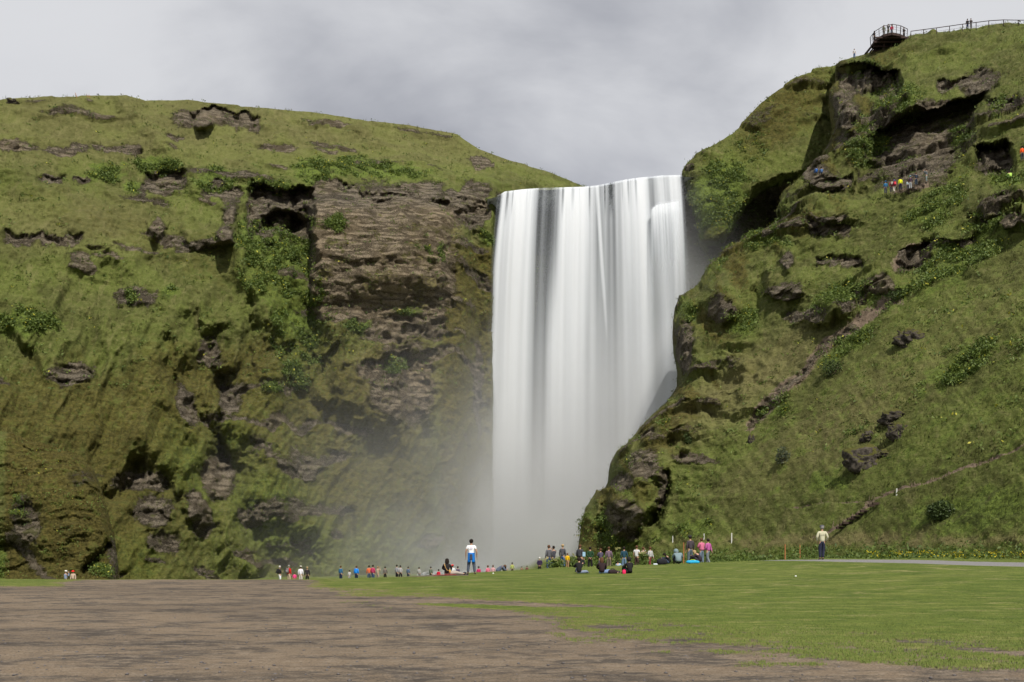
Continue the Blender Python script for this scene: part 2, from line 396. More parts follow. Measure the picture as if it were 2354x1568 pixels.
# loose stones on the gravel
def stones(name, n, ylo, yhi, r0, r1, maskf, seed):
    rg = np.random.RandomState(seed)
    u = rg.rand(n*2); Y = 1/(1/yhi+(1/ylo-1/yhi)*u); px = rg.uniform(-20, 2380, n*2); X = (px-CX)/F*Y; z = gz(X, Y)
    k = maskf(px, Y, X, z); X, Y, z = X[k][:n], Y[k][:n], z[k][:n]; n = len(X)
    base = np.array([(1, 0, 0), (.3, .95, 0), (-.8, .6, 0), (-.8, -.6, 0), (.3, -.95, 0), (0, 0, 1), (0, 0, -.6)], float)
    tri = np.array([(0, 1, 5), (1, 2, 5), (2, 3, 5), (3, 4, 5), (4, 0, 5), (1, 0, 6), (2, 1, 6), (3, 2, 6), (4, 3, 6), (0, 4, 6)])
    r = r0+(r1-r0)*rg.rand(n)**4
    v = base[None]*(1+rg.uniform(-.3, .3, (n, 7, 1)))*r[:, None, None]; v[:, :, 2] *= .6
    a = rg.uniform(0, 6.28, n); ca, sa = np.cos(a)[:, None], np.sin(a)[:, None]
    x = v[:, :, 0]*ca-v[:, :, 1]*sa; y = v[:, :, 0]*sa+v[:, :, 1]*ca
    co = np.stack([x+X[:, None], y+Y[:, None], v[:, :, 2]+z[:, None]+r[:, None]*.15], -1).reshape(-1, 3)
    f = (tri[None]+(np.arange(n)*7)[:, None, None]).reshape(-1, 3)
    return np_mesh(name, co, f, None, simple('stone', (.12, .11, .11), .9, .2, .5, 9), smooth=False)
tag(link('gravel_stones', stones('gravel_stones', 2600, 9.5, 45, .005, .032, lambda *a: ~lawn_at(*a), 5)), 'scattered loose stones lying on the bare gravel', 'gravel', kind='stuff')
# ------------------------------------------------------------------ hill sheets: a depth for every direction, then real displacement
def coons(L, Rr, B, T, nu, nv):
    """boundary polylines as functions of [0,1] -> (px,py) grids; row 0 = bottom"""
    def res(pts, n, dens=None):
        p = np.array(pts, float); d = np.r_[0, np.cumsum(np.hypot(*np.diff(p, axis=0).T))]; s = np.linspace(0, d[-1], n)
        return np.stack([np.interp(s, d, p[:, 0]), np.interp(s, d, p[:, 1])], -1)
    l, r, b, t = res(L, nv), res(Rr, nv), res(B, nu), res(T, nu)
    u = np.linspace(0, 1, nu)[None, :, None]; v = np.linspace(0, 1, nv)[:, None, None]
    return ((1-u)*l[:, None]+u*r[:, None]+(1-v)*b[None]+v*t[None]
            - (1-u)*(1-v)*b[0]-u*(1-v)*b[-1]-(1-u)*v*t[0]-u*v*t[-1])
def table(px, py, cols, rows, vals):
    """bilinear with smooth columns"""
    vals = np.array(vals, float)
    ri = np.interp(py, rows, np.arange(len(rows))); ci = np.interp(px, cols, np.arange(len(cols)))
    r0 = np.clip(np.floor(ri).astype(int), 0, len(rows)-2); c0 = np.clip(np.floor(ci).astype(int), 0, len(cols)-2)
    fr = ri-r0; fcx = ci-c0; fcx = fcx*fcx*(3-2*fcx)*.5+fcx*.5
    return (vals[r0, c0]*(1-fr)*(1-fcx)+vals[r0+1, c0]*fr*(1-fcx)+vals[r0, c0+1]*(1-fr)*fcx+vals[r0+1, c0+1]*fr*fcx)
def lay(px, py, Y, disp, up=.35, flat=0):
    """points on the sight rays at distance Y, pushed out (towards the viewer and up) by disp metres"""
    X = (px-CX)/F*Y; Z = CAMZ+(HY-py)/F*Y
    d = np.stack([-X, -Y, -Z*0], -1); d /= np.linalg.norm(d, axis=-1)[..., None]
    p = np.stack([X, Y, Z], -1)+d*(disp+flat)[..., None]
    p[..., 2] += up*disp
    return p
def fold_top(p, n=7, step=(1.2, 3, 6, 11, 20, 34, 55), drop=.05):
    top = p[-1]; rows = [p]
    for k in range(n):
        q = top.copy(); s = step[k]; q[:, 0] += top[:, 0]/top[:, 1]*s; q[:, 1] += s; q[:, 2] -= drop*s+.25
        q[:, 2] += .6*fbm(q[:, 0]*.1, q[:, 1]*.1, 0, 3)
        q[:, 2] = np.minimum(q[:, 2], CAMZ+(top[:, 2]-CAMZ)/top[:, 1]*q[:, 1]-.3-.02*s)
        rows.append(q[None])
    return np.concatenate(rows, 0)
def fold_side(p, side, n=7, step=(.8, 2, 4, 6, 8, 10.5, 13), inward=.12):
    e = p[:, 0] if side < 0 else p[:, -1]; cols = []
    for k in range(n):
        q = e.copy(); s = step[k]; q[:, 0] += e[:, 0]/e[:, 1]*s - side*inward*s; q[:, 1] += s
        q[:, 2] = np.minimum(q[:, 2], q[:, 2])
        cols.append(q[:, None])
    return np.concatenate(cols[::-1]+[p], 1) if side < 0 else np.concatenate([p]+cols, 1)
def pad(a, p, top=0, left=0, right=0):
    return np.pad(a, ((0, top), (left, right)), mode='edge')
def build(name, p, cover, cover2, mat):
    nr, nc = p.shape[:2]
    one = np.ones(nr*nc)
    c1 = np.stack([c.ravel() for c in cover]+[one], -1); c2 = np.stack([c.ravel() for c in cover2]+[one], -1)
    me = np_mesh(name, p.reshape(-1, 3), grid_faces(nr, nc), {'cover': c1, 'cover2': c2}, mat)
    return me
def slope_noise(X, Y, Z, seed):
    """returns (soft turf relief, rocky relief, scarp relief, scarp mask)"""
    turf = .8*fbm(X*.07, Y*.07, Z*.09, 4, seed)+.34*ridged(X*.26, Y*.26, Z*.36, 3, seed+3)+.30*fbm(X*.9, Y*.9, Z*1.6, 4, seed+5, .6)
    rk = 1.3*fbm(X*.11, Y*.11, Z*.15, 4, seed+1)+.8*np.abs(fbm(X*.35, Y*.35, Z*.5, 4, seed+2))*2-.4+.30*fbm(X*1.5, Y*1.5, Z*2.0, 3, seed+7, .65)
    wz = Z/5.2+1.5*fbm(X*.05, Y*.05, Z*.05, 3, seed+9)+.25*fbm(X*.3, Y*.3, Z*.3, 3, seed+4)
    f = wz-np.floor(wz)
    st = np.where(f < .12, f/.12, 1-(f-.12)/.88)          # juts out just above its foot, fades upwards
    pm = ss(-.04, .34, fbm(X*.045, Y*.045, Z*.11, 4, seed+13))
    return turf, rk, st, pm
def warp(px, py, seed, a=9.0):
    q = fbm(px*.022, py*.022, 0, 4, seed); r = fbm(px*.022, py*.022, 5.5, 4, seed+2)
    return px+a*2.2*q, py+a*2.2*r
hm = hill_material('hillside')

# ================= left hill, gorge wall and far slope =================
skyL = [(-420, 270), (-350, 262), (0, 233), (100, 225), (290, 219), (335, 232), (430, 232), (520, 243), (640, 252), (750, 263), (860, 281), (940, 290),
        (1050, 312), (1100, 343), (1180, 373), (1250, 393), (1300, 412), (1335, 427), (1370, 433), (1450, 418), (1570, 410), (1640, 408), (1760, 408)]
uv_ = coons([(-420, 1360), (-420, 270)], [(1760, 1360), (1760, 408)], [(-420, 1360), (1760, 1360)], skyL, 930, 480)
px, py = uv_[..., 0], uv_[..., 1]
cols = [-420, 0, 300, 550, 720, 900, 1050, 1128, 1150, 1330, 1600, 1760]
rows = [200, 232, 300, 350, 430, 500, 600, 750, 1000, 1345]
V = [[130, 162, 175, 186, 190, 194, 198, 200, 201, 214, 176, 176],
     [128, 158, 171, 182, 187, 192, 196, 198, 199, 212, 176, 176],
     [124, 153, 164, 174, 180, 187, 193, 196, 197, 210, 176, 176],
     [120, 149, 159, 168, 173, 181, 188, 191, 193, 207, 176, 176],
     [116, 143, 154, 158, 160, 164, 170, 174, 176, 190, 175, 175],
     [113, 139, 149, 152, 152, 155, 158, 164, 171, 173, 174, 174],
     [109, 133, 142, 146, 149, 151, 154, 162, 171, 172, 173, 173],
     [105, 126, 134, 140, 144, 148, 153, 161, 171, 172, 173, 173],
     [102, 114, 124, 134, 142, 147, 152, 160, 171, 172, 173, 173],
     [100, 104, 114, 126, 137, 145, 151, 158, 171, 172, 173, 173]]
Y = table(px, py, cols, rows, V)
sk = np.interp(px, [p[0] for p in skyL], [p[1] for p in skyL])
wx, wy = warp(px, py, 21.0); sx_, sy_ = warp(px, py, 44.0, 4)
onL = ss(1150, 1125, px)                      # everything left of the water
d = np.zeros_like(px)
# recesses under overhanging lips: x0, x1, lip line, depth, how far down it fades
RM = [0]
def recess(x0, x1, line, dep, fade, wxx=None, wyy=None, sharp=5.0):
    a = wx if wxx is None else wxx; b = wy if wyy is None else wyy
    ly = interp(a, line)+5*fbm(a*.05, 0*a, 0, 3, x0)+3.5*fbm(a*.16, 0*a, 0, 2, x1)
    dep = dep*(.42 if dep < 6 else .8)*(1+.5*fbm(a*.03, b*.03, 0, 3, x1)); fade = fade*1.35*(1+.5*fbm(a*.04, 0*a, 1.0, 2, x0))
    wdw = ss(x0-8, x0+14, a)*ss(x1+8, x1-14, a)
    dy = b-ly
    RM[0] = np.maximum(RM[0], wdw*ss(-sharp-2, sharp, dy)*ss(1.5, .5, np.maximum(dy, 0)/fade))
    return dep*wdw*ss(-sharp, sharp, dy)*np.exp(-np.maximum(dy, 0)/fade)
d -= recess(565, 720, [(560, 432), (640, 436), (720, 428)], 7.5, 95)
d -= 6*blob(wx, wy, 645, 512, 48, 26, 0, .3)
d -= recess(715, 1125, [(715, 400), (800, 425), (870, 440), (1000, 462), (1060, 455), (1125, 470)], 3.2, 55)
d -= 4.0*blob(wx, wy, 1075, 505, 32, 30, 0, .4)+3*blob(wx, wy, 880, 478, 38, 18, 0, .4)+3.0*blob(wx, wy, 960, 490, 30, 22, 0, .4)+2.5*blob(wx, wy, 1015, 478, 22, 20, 0, .4)
# brown rock face standing forward, with the deep shaded corner on its left
face = ss(716, 728, wx+(wy-560)*.02)*ss(1045, 1000, wx)*ss(455, 490, wy)*ss(720, 640, wy)
d += 5.0*face
d -= 5.5*blob(wx, wy, 695, 560, 26, 85, -8, .5)
d += 2.6*blob(wx, wy, 890, 1230-330, 120, 95, 0, .6)
d -= recess(830, 1000, [(830, 835), (900, 822), (1000, 812)], 3.2, 26)+recess(850, 1005, [(850, 735), (1005, 722)], 1.6, 18)
d -= recess(760, 920, [(760, 612), (920, 606)], 1.5, 12)
# upper caves and rock lips on the grassy slope
d -= recess(430, 600, [(430, 258), (480, 248), (540, 262), (600, 266)], 5, 26); d += 5*blob(wx, wy, 468, 280, 24, 22, 0, .4)
d -= recess(330, 430, [(330, 395), (430, 400)], 5, 36); d -= recess(90, 150, [(90, 402), (150, 405)], 3.5, 14); d -= recess(168, 205, [(160, 412), (210, 412)], 2.6, 10)
d -= recess(455, 560, [(455, 430), (520, 425), (560, 436)], 3, 30)
d += 3.5*blob(wx, wy, 480, 548, 48, 30, 0, .5)+3.5*blob(wx, wy, 527, 490, 20, 30, 0, .4)+3*blob(wx, wy, 360, 525, 20, 28, 0, .4)+4*blob(wx, wy, 522, 545, 16, 30, 10, .4)
d -= recess(380, 430, [(380, 305), (430, 312)], 2, 9)+recess(200, 330, [(200, 330), (330, 345)], 1.2, 12)+recess(0, 60, [(0, 335), (60, 345)], 2, 12)
d -= recess(0, 190, [(0, 545), (190, 552)], 1.8, 18)
# ribs, gullies and hollows of the lower mossy wall
def gully(pts, wdt, dep):
    return dep*.62*np.exp(-(segd(wx, wy, pts)/(wdt*1.25))**2)
for pts, wdt, dep in [([(440, 740), (470, 790), (455, 860)], 18, 4.5), ([(505, 770), (480, 850), (505, 905)], 13, 4), ([(520, 880), (530, 930)], 20, 6.5),
                      ([(440, 930), (490, 1010), (508, 1070)], 13, 5.5), ([(505, 960), (505, 1060)], 9, 4.5), ([(545, 1080), (560, 1180), (600, 1270)], 20, 4.0),
                      ([(320, 1080), (300, 1130), (250, 1140)], 18, 4.5), ([(380, 790), (400, 900)], 14, 3), ([(380, 1100), (430, 1210)], 14, 2.5),
                      ([(580, 700), (570, 820), (560, 900)], 14, 2.5), ([(720, 640), (722, 830)], 10, 3), ([(640, 720), (650, 830)], 12, 1.8),
                      ([(270, 660), (290, 760), (275, 900)], 22, 2.0), ([(660, 900), (760, 960), (840, 985)], 16, 2.4), ([(1090, 560), (1100, 900), (1110, 1000)], 16, 3)]:
    d -= gully(pts, wdt, dep)
for pts, wdt, dep in [([(285, 225), (370, 320), (450, 430)], 24, 4.5), ([(-40, 350), (120, 450), (260, 570), (360, 680), (470, 740)], 34, 3.2), ([(540, 560), (575, 660), (650, 780)], 20, 4.0), ([(600, 270), (700, 360), (760, 400)], 26, 3.5), ([(840, 290), (930, 360), (1010, 420)], 24, 3.0), ([(520, 960), (600, 1000), (650, 1090), (700, 1200)], 38, 4.5), ([(340, 1010), (400, 1080), (440, 1180)], 30, 3.5), ([(410, 920), (450, 1000), (480, 1060)], 22, 3.5),
                      ([(430, 1090), (500, 1200), (560, 1290)], 34, 4), ([(470, 850), (500, 860)], 22, 2.5), ([(300, 680), (350, 900), (340, 990)], 40, 2.5), ([(560, 600), (640, 720), (660, 900)], 40, 2.0),
                      ([(560, 1150), (650, 1180), (740, 1230)], 40, 3.5), ([(760, 700), (800, 900), (860, 960)], 34, 2.0), ([(1040, 700), (1050, 900), (1020, 1000)], 34, 2.2), ([(250, 1180), (280, 1330)], 40, 2)]:
    d += gully(pts, wdt, dep)
d -= 2.4*ss(.1, .5, fbm(px*.008, py*.0035, 0, 3, 71))*ss(620, 760, py)*onL
d += 2.2*ridged((px+py*.45)*.012, (py-px*.2)*.004, 0, 3, 5.0)*ss(640, 780, wy)*ss(1100, 1000, px)
Y = Y-d*onL
X = (px-CX)/F*Y; Z = CAMZ+(HY-py)/F*Y
turf, rk, st, pm = slope_noise(X, Y, Z, 2.0)
# ---- ground cover masks
rock = np.zeros_like(px)
rock = np.maximum(rock, .95*ss(700, 722, wx)*ss(1095, 1010, wx)*ss(405, 440, wy)*ss(765, 670, wy)*(1-.40*ss(.05, .35, fbm(px*.014, py*.022, 0, 3, 33))))
rock = np.maximum(rock, ss(560, 580, wx)*ss(1130, 1110, wx)*ss(425, 436, wy)*ss(520, 490, wy))*.95
d0_ = 0
for e in [(800, 720, 120, 22), (915, 768, 90, 28), (925, 895, 80, 88, -12), (860, 860, 50, 22, 20), (1000, 740, 30, 60), (470, 270, 80, 26), (380, 420, 52, 34), (335, 450, 12, 30), (120, 408, 32, 14), (190, 415, 22, 10),
          (527, 490, 22, 30), (522, 548, 18, 34), (362, 525, 18, 26), (480, 570, 40, 16), (500, 440, 40, 20), (40, 340, 50, 16), (150, 345, 60, 14), (400, 312, 22, 10), (1095, 440, 40, 24),
          (310, 690, 50, 26), (160, 862, 60, 30), (640, 345, 50, 12), (1110, 380, 40, 12, 25), (770, 292, 40, 8), (290, 340, 40, 10), (480, 820, 30, 36), (530, 930, 28, 34), (430, 930, 24, 60, -20), (350, 1180, 50, 40),
          (505, 1100, 40, 50), (320, 1110, 70, 26), (640, 1290, 50, 12), (380, 1250, 40, 30), (460, 1180, 30, 60, -20), (1100, 900, 12, 120)]:
    rr_ = e[4] if len(e) > 4 else 0
    rock = np.maximum(rock, .85*blob(wx, wy, e[0], e[1], e[2], e[3], rr_, .45))
rock = np.maximum(rock, .7*ss(.25, .8, pm*st)); rock = np.maximum(rock, .85*RM[0]); RM[0] = 0
rock = rock*ss(0, 14, py-sk)
bright_ = .34*blob(wx, wy, 540, 1120, 170, 150, 20, .7)
lush = np.zeros_like(px)
for e in [(640, 620, 95, 120, -25), (590, 560, 50, 70, -20), (690, 760, 70, 110), (660, 880, 60, 60), (850, 395, 150, 22, 4), (720, 395, 60, 30), (490, 420, 50, 28), (360, 385, 60, 24), (240, 400, 50, 24),
          (640, 435, 90, 14), (990, 575, 40, 26, 10), (760, 520, 50, 22), (300, 690, 20, 20), (390, 680, 22, 14), (650, 1180, 150, 100, 20), (420, 1060, 50, 110, -25), (540, 1010, 50, 40, -30), (1050, 1000, 40, 30), (950, 720, 60, 14),
          (70, 750, 80, 30), (300, 1290, 80, 60), (540, 1000, 40, 60, -35), (900, 850, 40, 24), (1120, 560, 16, 30), (310, 440, 30, 20), (820, 750, 40, 20)]:
    rr_ = e[4] if len(e) > 4 else 0
    lush = np.maximum(lush, .75*blob(wx, wy, e[0], e[1], e[2], e[3], rr_, .6))
moss = .66*ss(610, 900, wy+.22*(px-400)*ss(700, 300, px)+130*fbm(px*.006, py*.006, 3, 4))*ss(1060, 960, px*.0+wy*0+px)+.75*ss(1000, 1030, px)*ss(540, 600, py)
moss = moss*(1-.5*ss(1150, 1300, wy)*ss(200, 500, px))*onL
moss = np.maximum(moss, .6*blob(wx, wy, 470, 600, 500, 60, 20, .6)*.6)
dry = .5*ss(430, 330, wy)+.5*blob(wx, wy, 150, 520, 260, 70, 5, .6)+.7*blob(wx, wy, 850, 900, 40, 80, -35, .6)+.6*blob(wx, wy, 820, 690, 90, 30, 10, .6)
dry = np.clip(dry, 0, 1)*.6
dry = np.maximum(dry, ss(712, 730, wx)*ss(1080, 1030, wx)*ss(455, 490, wy)*ss(800, 700, wy)); dry = np.maximum(dry, blob(wx, wy, 925, 880, 110, 100, 15, .5)*.8)
moss = moss*(1-bright_); lush = np.maximum(lush, bright_*1.1)
wet = (1-onL)*ss(440, 470, py)
rock = np.where(onL < .5, np.maximum(rock*0, .55*ss(430, 450, py)), rock)
moss = np.where(onL < .5, .5*ss(430, 450, py), moss)
rm = np.clip(rock*1.2, 0, 1)
am = onL+(1-onL)*ss(436, 425, py)*.6+(1-onL)*.4
tune = ss(0, 30, py-sk)*.75+.25
flute = .8*ridged((px+py*.62)*.016, (py-px*.3)*.0045, 0, 4, 15.0)*ss(330, 600, py)*onL
fk = facets(X, Y, Z, np.clip(rm*1.1, 0, 1)*(.35+.65*onL), 3)
rm_big = ss(700, 722, wx)*ss(1075, 1030, wx)*ss(425, 450, wy)*ss(760, 700, wy); fk = fk*(1-.45*rm_big)
disp = (turf*(1-.6*rm)+flute*(1-.5*rm)+(rk*rm*.25*(1-rm_big)+st*pm*1.5*(1-.5*rm)*ss(1150, 700, py)+rk*.3*ss(620, 760, py)))*am*tune
fk = fk*am*tune*.85
strata = np.abs(((Z+1.2*fbm(X*.06, Y*.06, Z*.1, 3, 8))*.55) % 1-.5)*2
fk = fk+rm*.55*strata*ss(.0, .4, fbm(X*.08, Y*.08, Z*.25, 3, 18)+.15)*ss(450, 520, py)*onL
p = lay(px, py, Y, disp, .30, fk)
p = fold_top(p)
padv = lambda a: pad(a, p, top=7)
me = build('left_hill', p, [padv(rock), padv(lush), padv(moss)], [padv(rock*0), padv(dry), padv(wet)], hm)
left_hill = tag(link('left_hill', me), kind='structure')
PLL = (p, padv(lush), padv(rock), padv(px), padv(py))

# ================= mossy rock outcrop at the lower left =================
oL = [(-420, 1362), (-420, 960)]; oT = [(-420, 960), (-100, 985), (20, 992), (70, 1012), (130, 1034), (185, 1046)]
oR = [(272, 1362), (272, 1300), (263, 1235), (247, 1175), (232, 1120), (215, 1080), (185, 1046)]
uv_ = coons(oL, oR, [(-420, 1362), (272, 1362)], oT, 310, 190)
px, py = uv_[..., 0], uv_[..., 1]
wx, wy = warp(px, py, 5.0, 5)
redge = np.interp(py, [1046, 1080, 1120, 1175, 1235, 1300, 1362], [185, 215, 232, 247, 263, 272, 272])
topy = np.interp(px, [-420, -100, 20, 70, 130, 185, 400], [960, 985, 992, 1012, 1034, 1046, 1046])
Y = 92-.045*(py-1000)*0+.03*(1345-py)+5*np.exp(-(redge-px)/14)+5*np.exp(-np.maximum(py-topy, 0)/22)+.02*np.maximum(-px, 0)
dd = -3.2*blob(wx, wy, 15, 1290, 60, 60, 0, .5)+2.0*blob(wx, wy, 130, 1180, 90, 80, 0, .7)-3.0*np.exp(-(segd(wx, wy, [(200, 1310), (250, 1262)])/9)**2)-1.5*blob(wx, wy, 70, 1190, 26, 34, 0, .5)
Y = Y-dd
X = (px-CX)/F*Y; Z = CAMZ+(HY-py)/F*Y
turf, rk, st, pm = slope_noise(X*1.3, Y*1.3, Z*1.3, 6.0)
disp = turf*.8+rk*.3+.2*ridged(X*1.4, Y*1.4, Z*2.2, 2, 4)
p = lay(px, py, Y, disp*(.4+.6*ss(0, 25, redge-px)), .3, .6*facets(X*1.4, Y*1.4, Z*1.4, np.ones_like(X), 7))
p = fold_top(p, 5); p = fold_side(p, +1, 5, inward=.25)
rock = .75*blob(wx, wy, 60, 1195, 34, 60, -15, .5)+.8*np.exp(-(segd(wx, wy, [(25, 1235), (70, 1290), (120, 1340)])/14)**2)+.7*blob(wx, wy, 262, 1290, 16, 60, 0, .6)+.5*blob(wx, wy, 190, 1100, 50, 20, 0, .6)
lush = .8*blob(wx, wy, 240, 1310, 30, 26, 0, .5)+.7*blob(wx, wy, 40, 1170, 16, 30, 0, .5)+.9*ss(25, 0, wx)*ss(1240, 1270, wy)
moss = .72*ss(0, 30, wx)+.3
pv = lambda a: pad(a, p, top=5, right=5)
me = build('rock_outcrop', p, [pv(np.clip(rock, 0, 1)), pv(np.clip(lush, 0, 1)), pv(np.clip(moss, 0, 1))], [pv(rock*0), pv(rock*0), pv(rock*0)], hm)
tag(link('rock_outcrop', me), 'large mossy rock outcrop bulging at the foot of the left cliff', 'rock')
PLO = (p, pv(np.clip(lush, 0, 1)), pv(rock), pv(px), pv(py))

# ================= right hill (front slope) =================
skyR = [(1920, 150), (1931, 140.5), (1963, 133.5), (1991, 126.5), (2013, 115.5), (2057, 99), (2077, 90), (2091, 84), (2121, 78.5), (2181, 73), (2240, 67), (2272, 61.5), (2323, 55), (2353, 57), (2500, 50), (2800, 45)]
edR = [(1318, 1345), (1330, 1250), (1337, 1200), (1345, 1170), (1358, 1150), (1370, 1131), (1388, 1130), (1396, 1112), (1402, 1080), (1418, 1050), (1437, 1028), (1470, 988), (1500, 952), (1525, 930), (1555, 890), (1556, 870),
       (1549, 835), (1545, 780), (1548, 735), (1560, 700), (1602, 677), (1612, 655), (1625, 630), (1660, 596), (1700, 570), (1762, 542), (1800, 515), (1782, 490), (1800, 445), (1830, 420), (1850, 400), (1882, 384),
       (1905, 340), (1912, 300), (1904, 250), (1905, 210), (1918, 196), (1920, 150)]
NU, NV = 640, 640
uv_ = coons(edR, [(2800, 1345), (2800, 45)], [(1318, 1345), (2800, 1345)], skyR, NU, NV)
# denser columns close to the left edge
px, py = uv_[..., 0], uv_[..., 1]
sk = np.interp(px, [p_[0] for p_ in skyR], [p_[1] for p_ in skyR])
e = np.array(edR, float)
eds = uv_[:, :1, 0]
Yb = interp(px, [(1318, 112), (1500, 100), (1700, 90), (1900, 80), (2100, 71), (2353, 62), (2800, 52)])
s = .9
zb = interp(px, [(1318, -.8), (1600, .2), (1900, .8), (2353, 1.0), (2800, 1.0)])
Y = (s*Yb-zb+CAMZ)/(s-(HY-py)/F)
Y = np.minimum(Y, 215)
# the spur on the left rises more steeply than the open slope
spur = ss(420, 0, px-eds)*ss(1330, 1150, py)*ss(500, 700, py)
Y = Y+0*spur
wx, wy = warp(px, py, 31.0, 7)
Y = Y+9*np.exp(-(px-eds)/16)*ss(1200, 1100, py)+4*np.exp(-(px-eds)/14)
d = np.zeros_like(px)
def rec(x0, x1, line, dep, fade, sharp=3.0): return recess(x0, x1, line, dep, fade, wx, wy, sharp)
RM[0] = 0
d -= rec(1922, 2070, [(1920, 156), (1990, 158), (2070, 172)], 15, 60)*ss(235, 190, wy-(wx-1920)*.25)
d -= 8.5*ss(1985, 2010, wx+(wy-330)*.35)*ss(2270, 2225, wx+(wy-250)*.3)*ss(-6, 6, wy-interp(wx, [(1980, 335), (2040, 292), (2100, 262), (2160, 250), (2260, 215)]))*ss(436, 415, wy+(wx-2060)*.42)
RM[0] = np.maximum(RM[0], .6*ss(1990, 2010, wx)*ss(2270, 2235, wx)*ss(-8, 6, wy-interp(wx, [(1980, 335), (2040, 292), (2100, 262), (2160, 250), (2260, 215)]))*ss(440, 420, wy+(wx-2060)*.42))
d -= rec(1880, 1960, [(1880, 410), (1960, 400)], 3, 30)
d += 6*blob(wx, wy, 1942, 262, 34, 62, -12, .35)-4*blob(wx, wy, 2000, 250, 24, 60, 35, .5)
d += 3*blob(wx, wy, 2060, 240, 50, 40, 30, .6)
d -= rec(2238, 2330, [(2235, 352), (2280, 345), (2330, 352)], 7, 42)
d -= rec(2150, 2230, [(2150, 190), (2230, 175)], 3, 20)+rec(2260, 2330, [(2260, 230), (2330, 235)], 4, 26)
d += 4.5*blob(wx, wy, 1888, 412, 52, 24, 8, .4)                      # pale rock shoulder
d += 3*blob(wx, wy, 1905, 488, 70, 30, 0, .5); d -= rec(1850, 1960, [(1850, 515), (1960, 520)], 2.5, 18)
d += 4*blob(wx, wy, 2290, 470, 60, 26, -15, .5); d += 4*blob(wx, wy, 2330, 515, 40, 22, 0, .5); d -= rec(2225, 2350, [(2225, 498), (2350, 500)], 2, 16)
d += 4*blob(wx, wy, 1657, 690, 40, 48, 0, .4)-3*blob(wx, wy, 1607, 745, 34, 66, 25, .5)
d += 3.5*blob(wx, wy, 1806, 652, 56, 44, 0, .4)-2.5*blob(wx, wy, 1745, 680, 16, 48, 12, .5)
d += 2.5*blob(wx, wy, 1806, 590, 22, 28, 0, .4); d -= rec(1870, 1985, [(1870, 588), (1985, 592)], 3, 18)
d += 3*blob(wx, wy, 2020, 655, 46, 34, 0, .5)-2.5*blob(wx, wy, 2105, 600, 20, 60, 35, .5)
d -= rec(2060, 2150, [(2060, 585), (2150, 545)], 2.0, 40)
d += 3.0*blob(wx, wy, 1900, 725, 70, 26, -10, .5); d += 2*blob(wx, wy, 2190, 535, 60, 18, -5, .5); d -= rec(2120, 2250, [(2120, 555), (2250, 545)], 1.6, 12)
# big dark boulder-like rocks of the spur foot
d += 6*blob(wx, wy, 1440, 1165, 55, 62, 10, .45)+4*blob(wx, wy, 1475, 1070, 60, 48, 20, .5)-3.5*blob(wx, wy, 1386, 1190, 12, 50, 5, .5)
d -= 2.2*np.exp(-(segd(wx, wy, [(1535, 1090), (1520, 1170), (1500, 1210)])/8)**2)+3*blob(wx, wy, 1500, 1195, 22, 20, 0, .5)
d += 2*ridged(px*.010, py*.013, 0, 3, 9)*ss(420, 60, px-eds)
# trail benches
trail = [(2800, 880), (2500, 960), (2353, 1030), (2280, 1062), (2200, 1090), (2130, 1118), (2062, 1134), (2020, 1150), (1990, 1166)]
trail2 = [(2010, 1158), (1985, 1175), (1955, 1195), (1930, 1212), (1905, 1228), (1870, 1242)]
trail3 = [(1800, 1176), (1850, 1165), (1925, 1160), (2010, 1158)]
tr = np.minimum(segd(sx_[:1, :1]*0+px, py, trail), np.minimum(segd(px, py, trail2), segd(px, py, trail3)+1.5))
Y = Y-d
X = (px-CX)/F*Y; Z = CAMZ+(HY-py)/F*Y
turf, rk, st, pm = slope_noise(X, Y, Z, 9.0)
open_slope = ss(1250, 1800, px+(1245-py)*-.55+ (py-700)*.9)*ss(560, 760, py)
open_slope = ss(-60, 120, (px-1560)*.62+(py-1010))*ss(620, 760, py+ (px-1800)*.25)
rock = np.zeros_like(px)
for e_ in [(1942, 262, 32, 58, -12), (1990, 180, 70, 26), (2100, 350, 110, 95), (1890, 412, 52, 24, 8), (1657, 710, 34, 34), (1806, 670, 46, 26), (1806, 600, 20, 22), (2290, 472, 55, 24, -15), (2330, 520, 36, 16), (2280, 385, 40, 24),
           (2250, 190, 46, 34, -20), (2320, 250, 26, 26), (2020, 665, 40, 24), (1435, 1195, 52, 50), (1480, 1075, 44, 36, 20), (1520, 1130, 12, 60, 8), (1900, 505, 46, 12), (1850, 1060-330, 50, 18), (2020, 300, 40, 60), (1572, 800, 22, 70),
           (1600, 1060, 60, 14, 10), (1960, 700, 50, 20, -30), (1430, 1110, 30, 20), (2160, 250, 60, 20)]:
    rr_ = e_[4] if len(e_) > 4 else 0
    rock = np.maximum(rock, .8*blob(wx, wy, e_[0], e_[1], e_[2], e_[3], rr_, .45))
rock = np.maximum(rock, .7*ss(.3, .8, pm*st)*(1-open_slope)); rock = np.maximum(rock, .85*RM[0]); RM[0] = 0
rock *= ss(2, 14, py-sk)
rock = np.maximum(rock, .50*np.exp(-(segd(wx, wy, [(1960, 760), (1890, 800), (1830, 880), (1770, 930), (1725, 985)])/12)**2)*1.5)
soil = np.maximum(.85*blob(wx, wy, 2095, 592, 55, 24, -38, .4), np.exp(-(segd(wx, wy, [(2060, 690), (1960, 760), (1890, 800), (1830, 880), (1770, 930), (1725, 985)])/15)**2))
soil = np.maximum(soil, .75*ss(5.0, 1.2, tr+3*fbm(px*.05, py*.05, 0, 3, 2)))
soil = np.maximum(soil, .85*blob(px, py, 2095, 436, 50, 8, -12, .5))
lush = np.zeros_like(px)
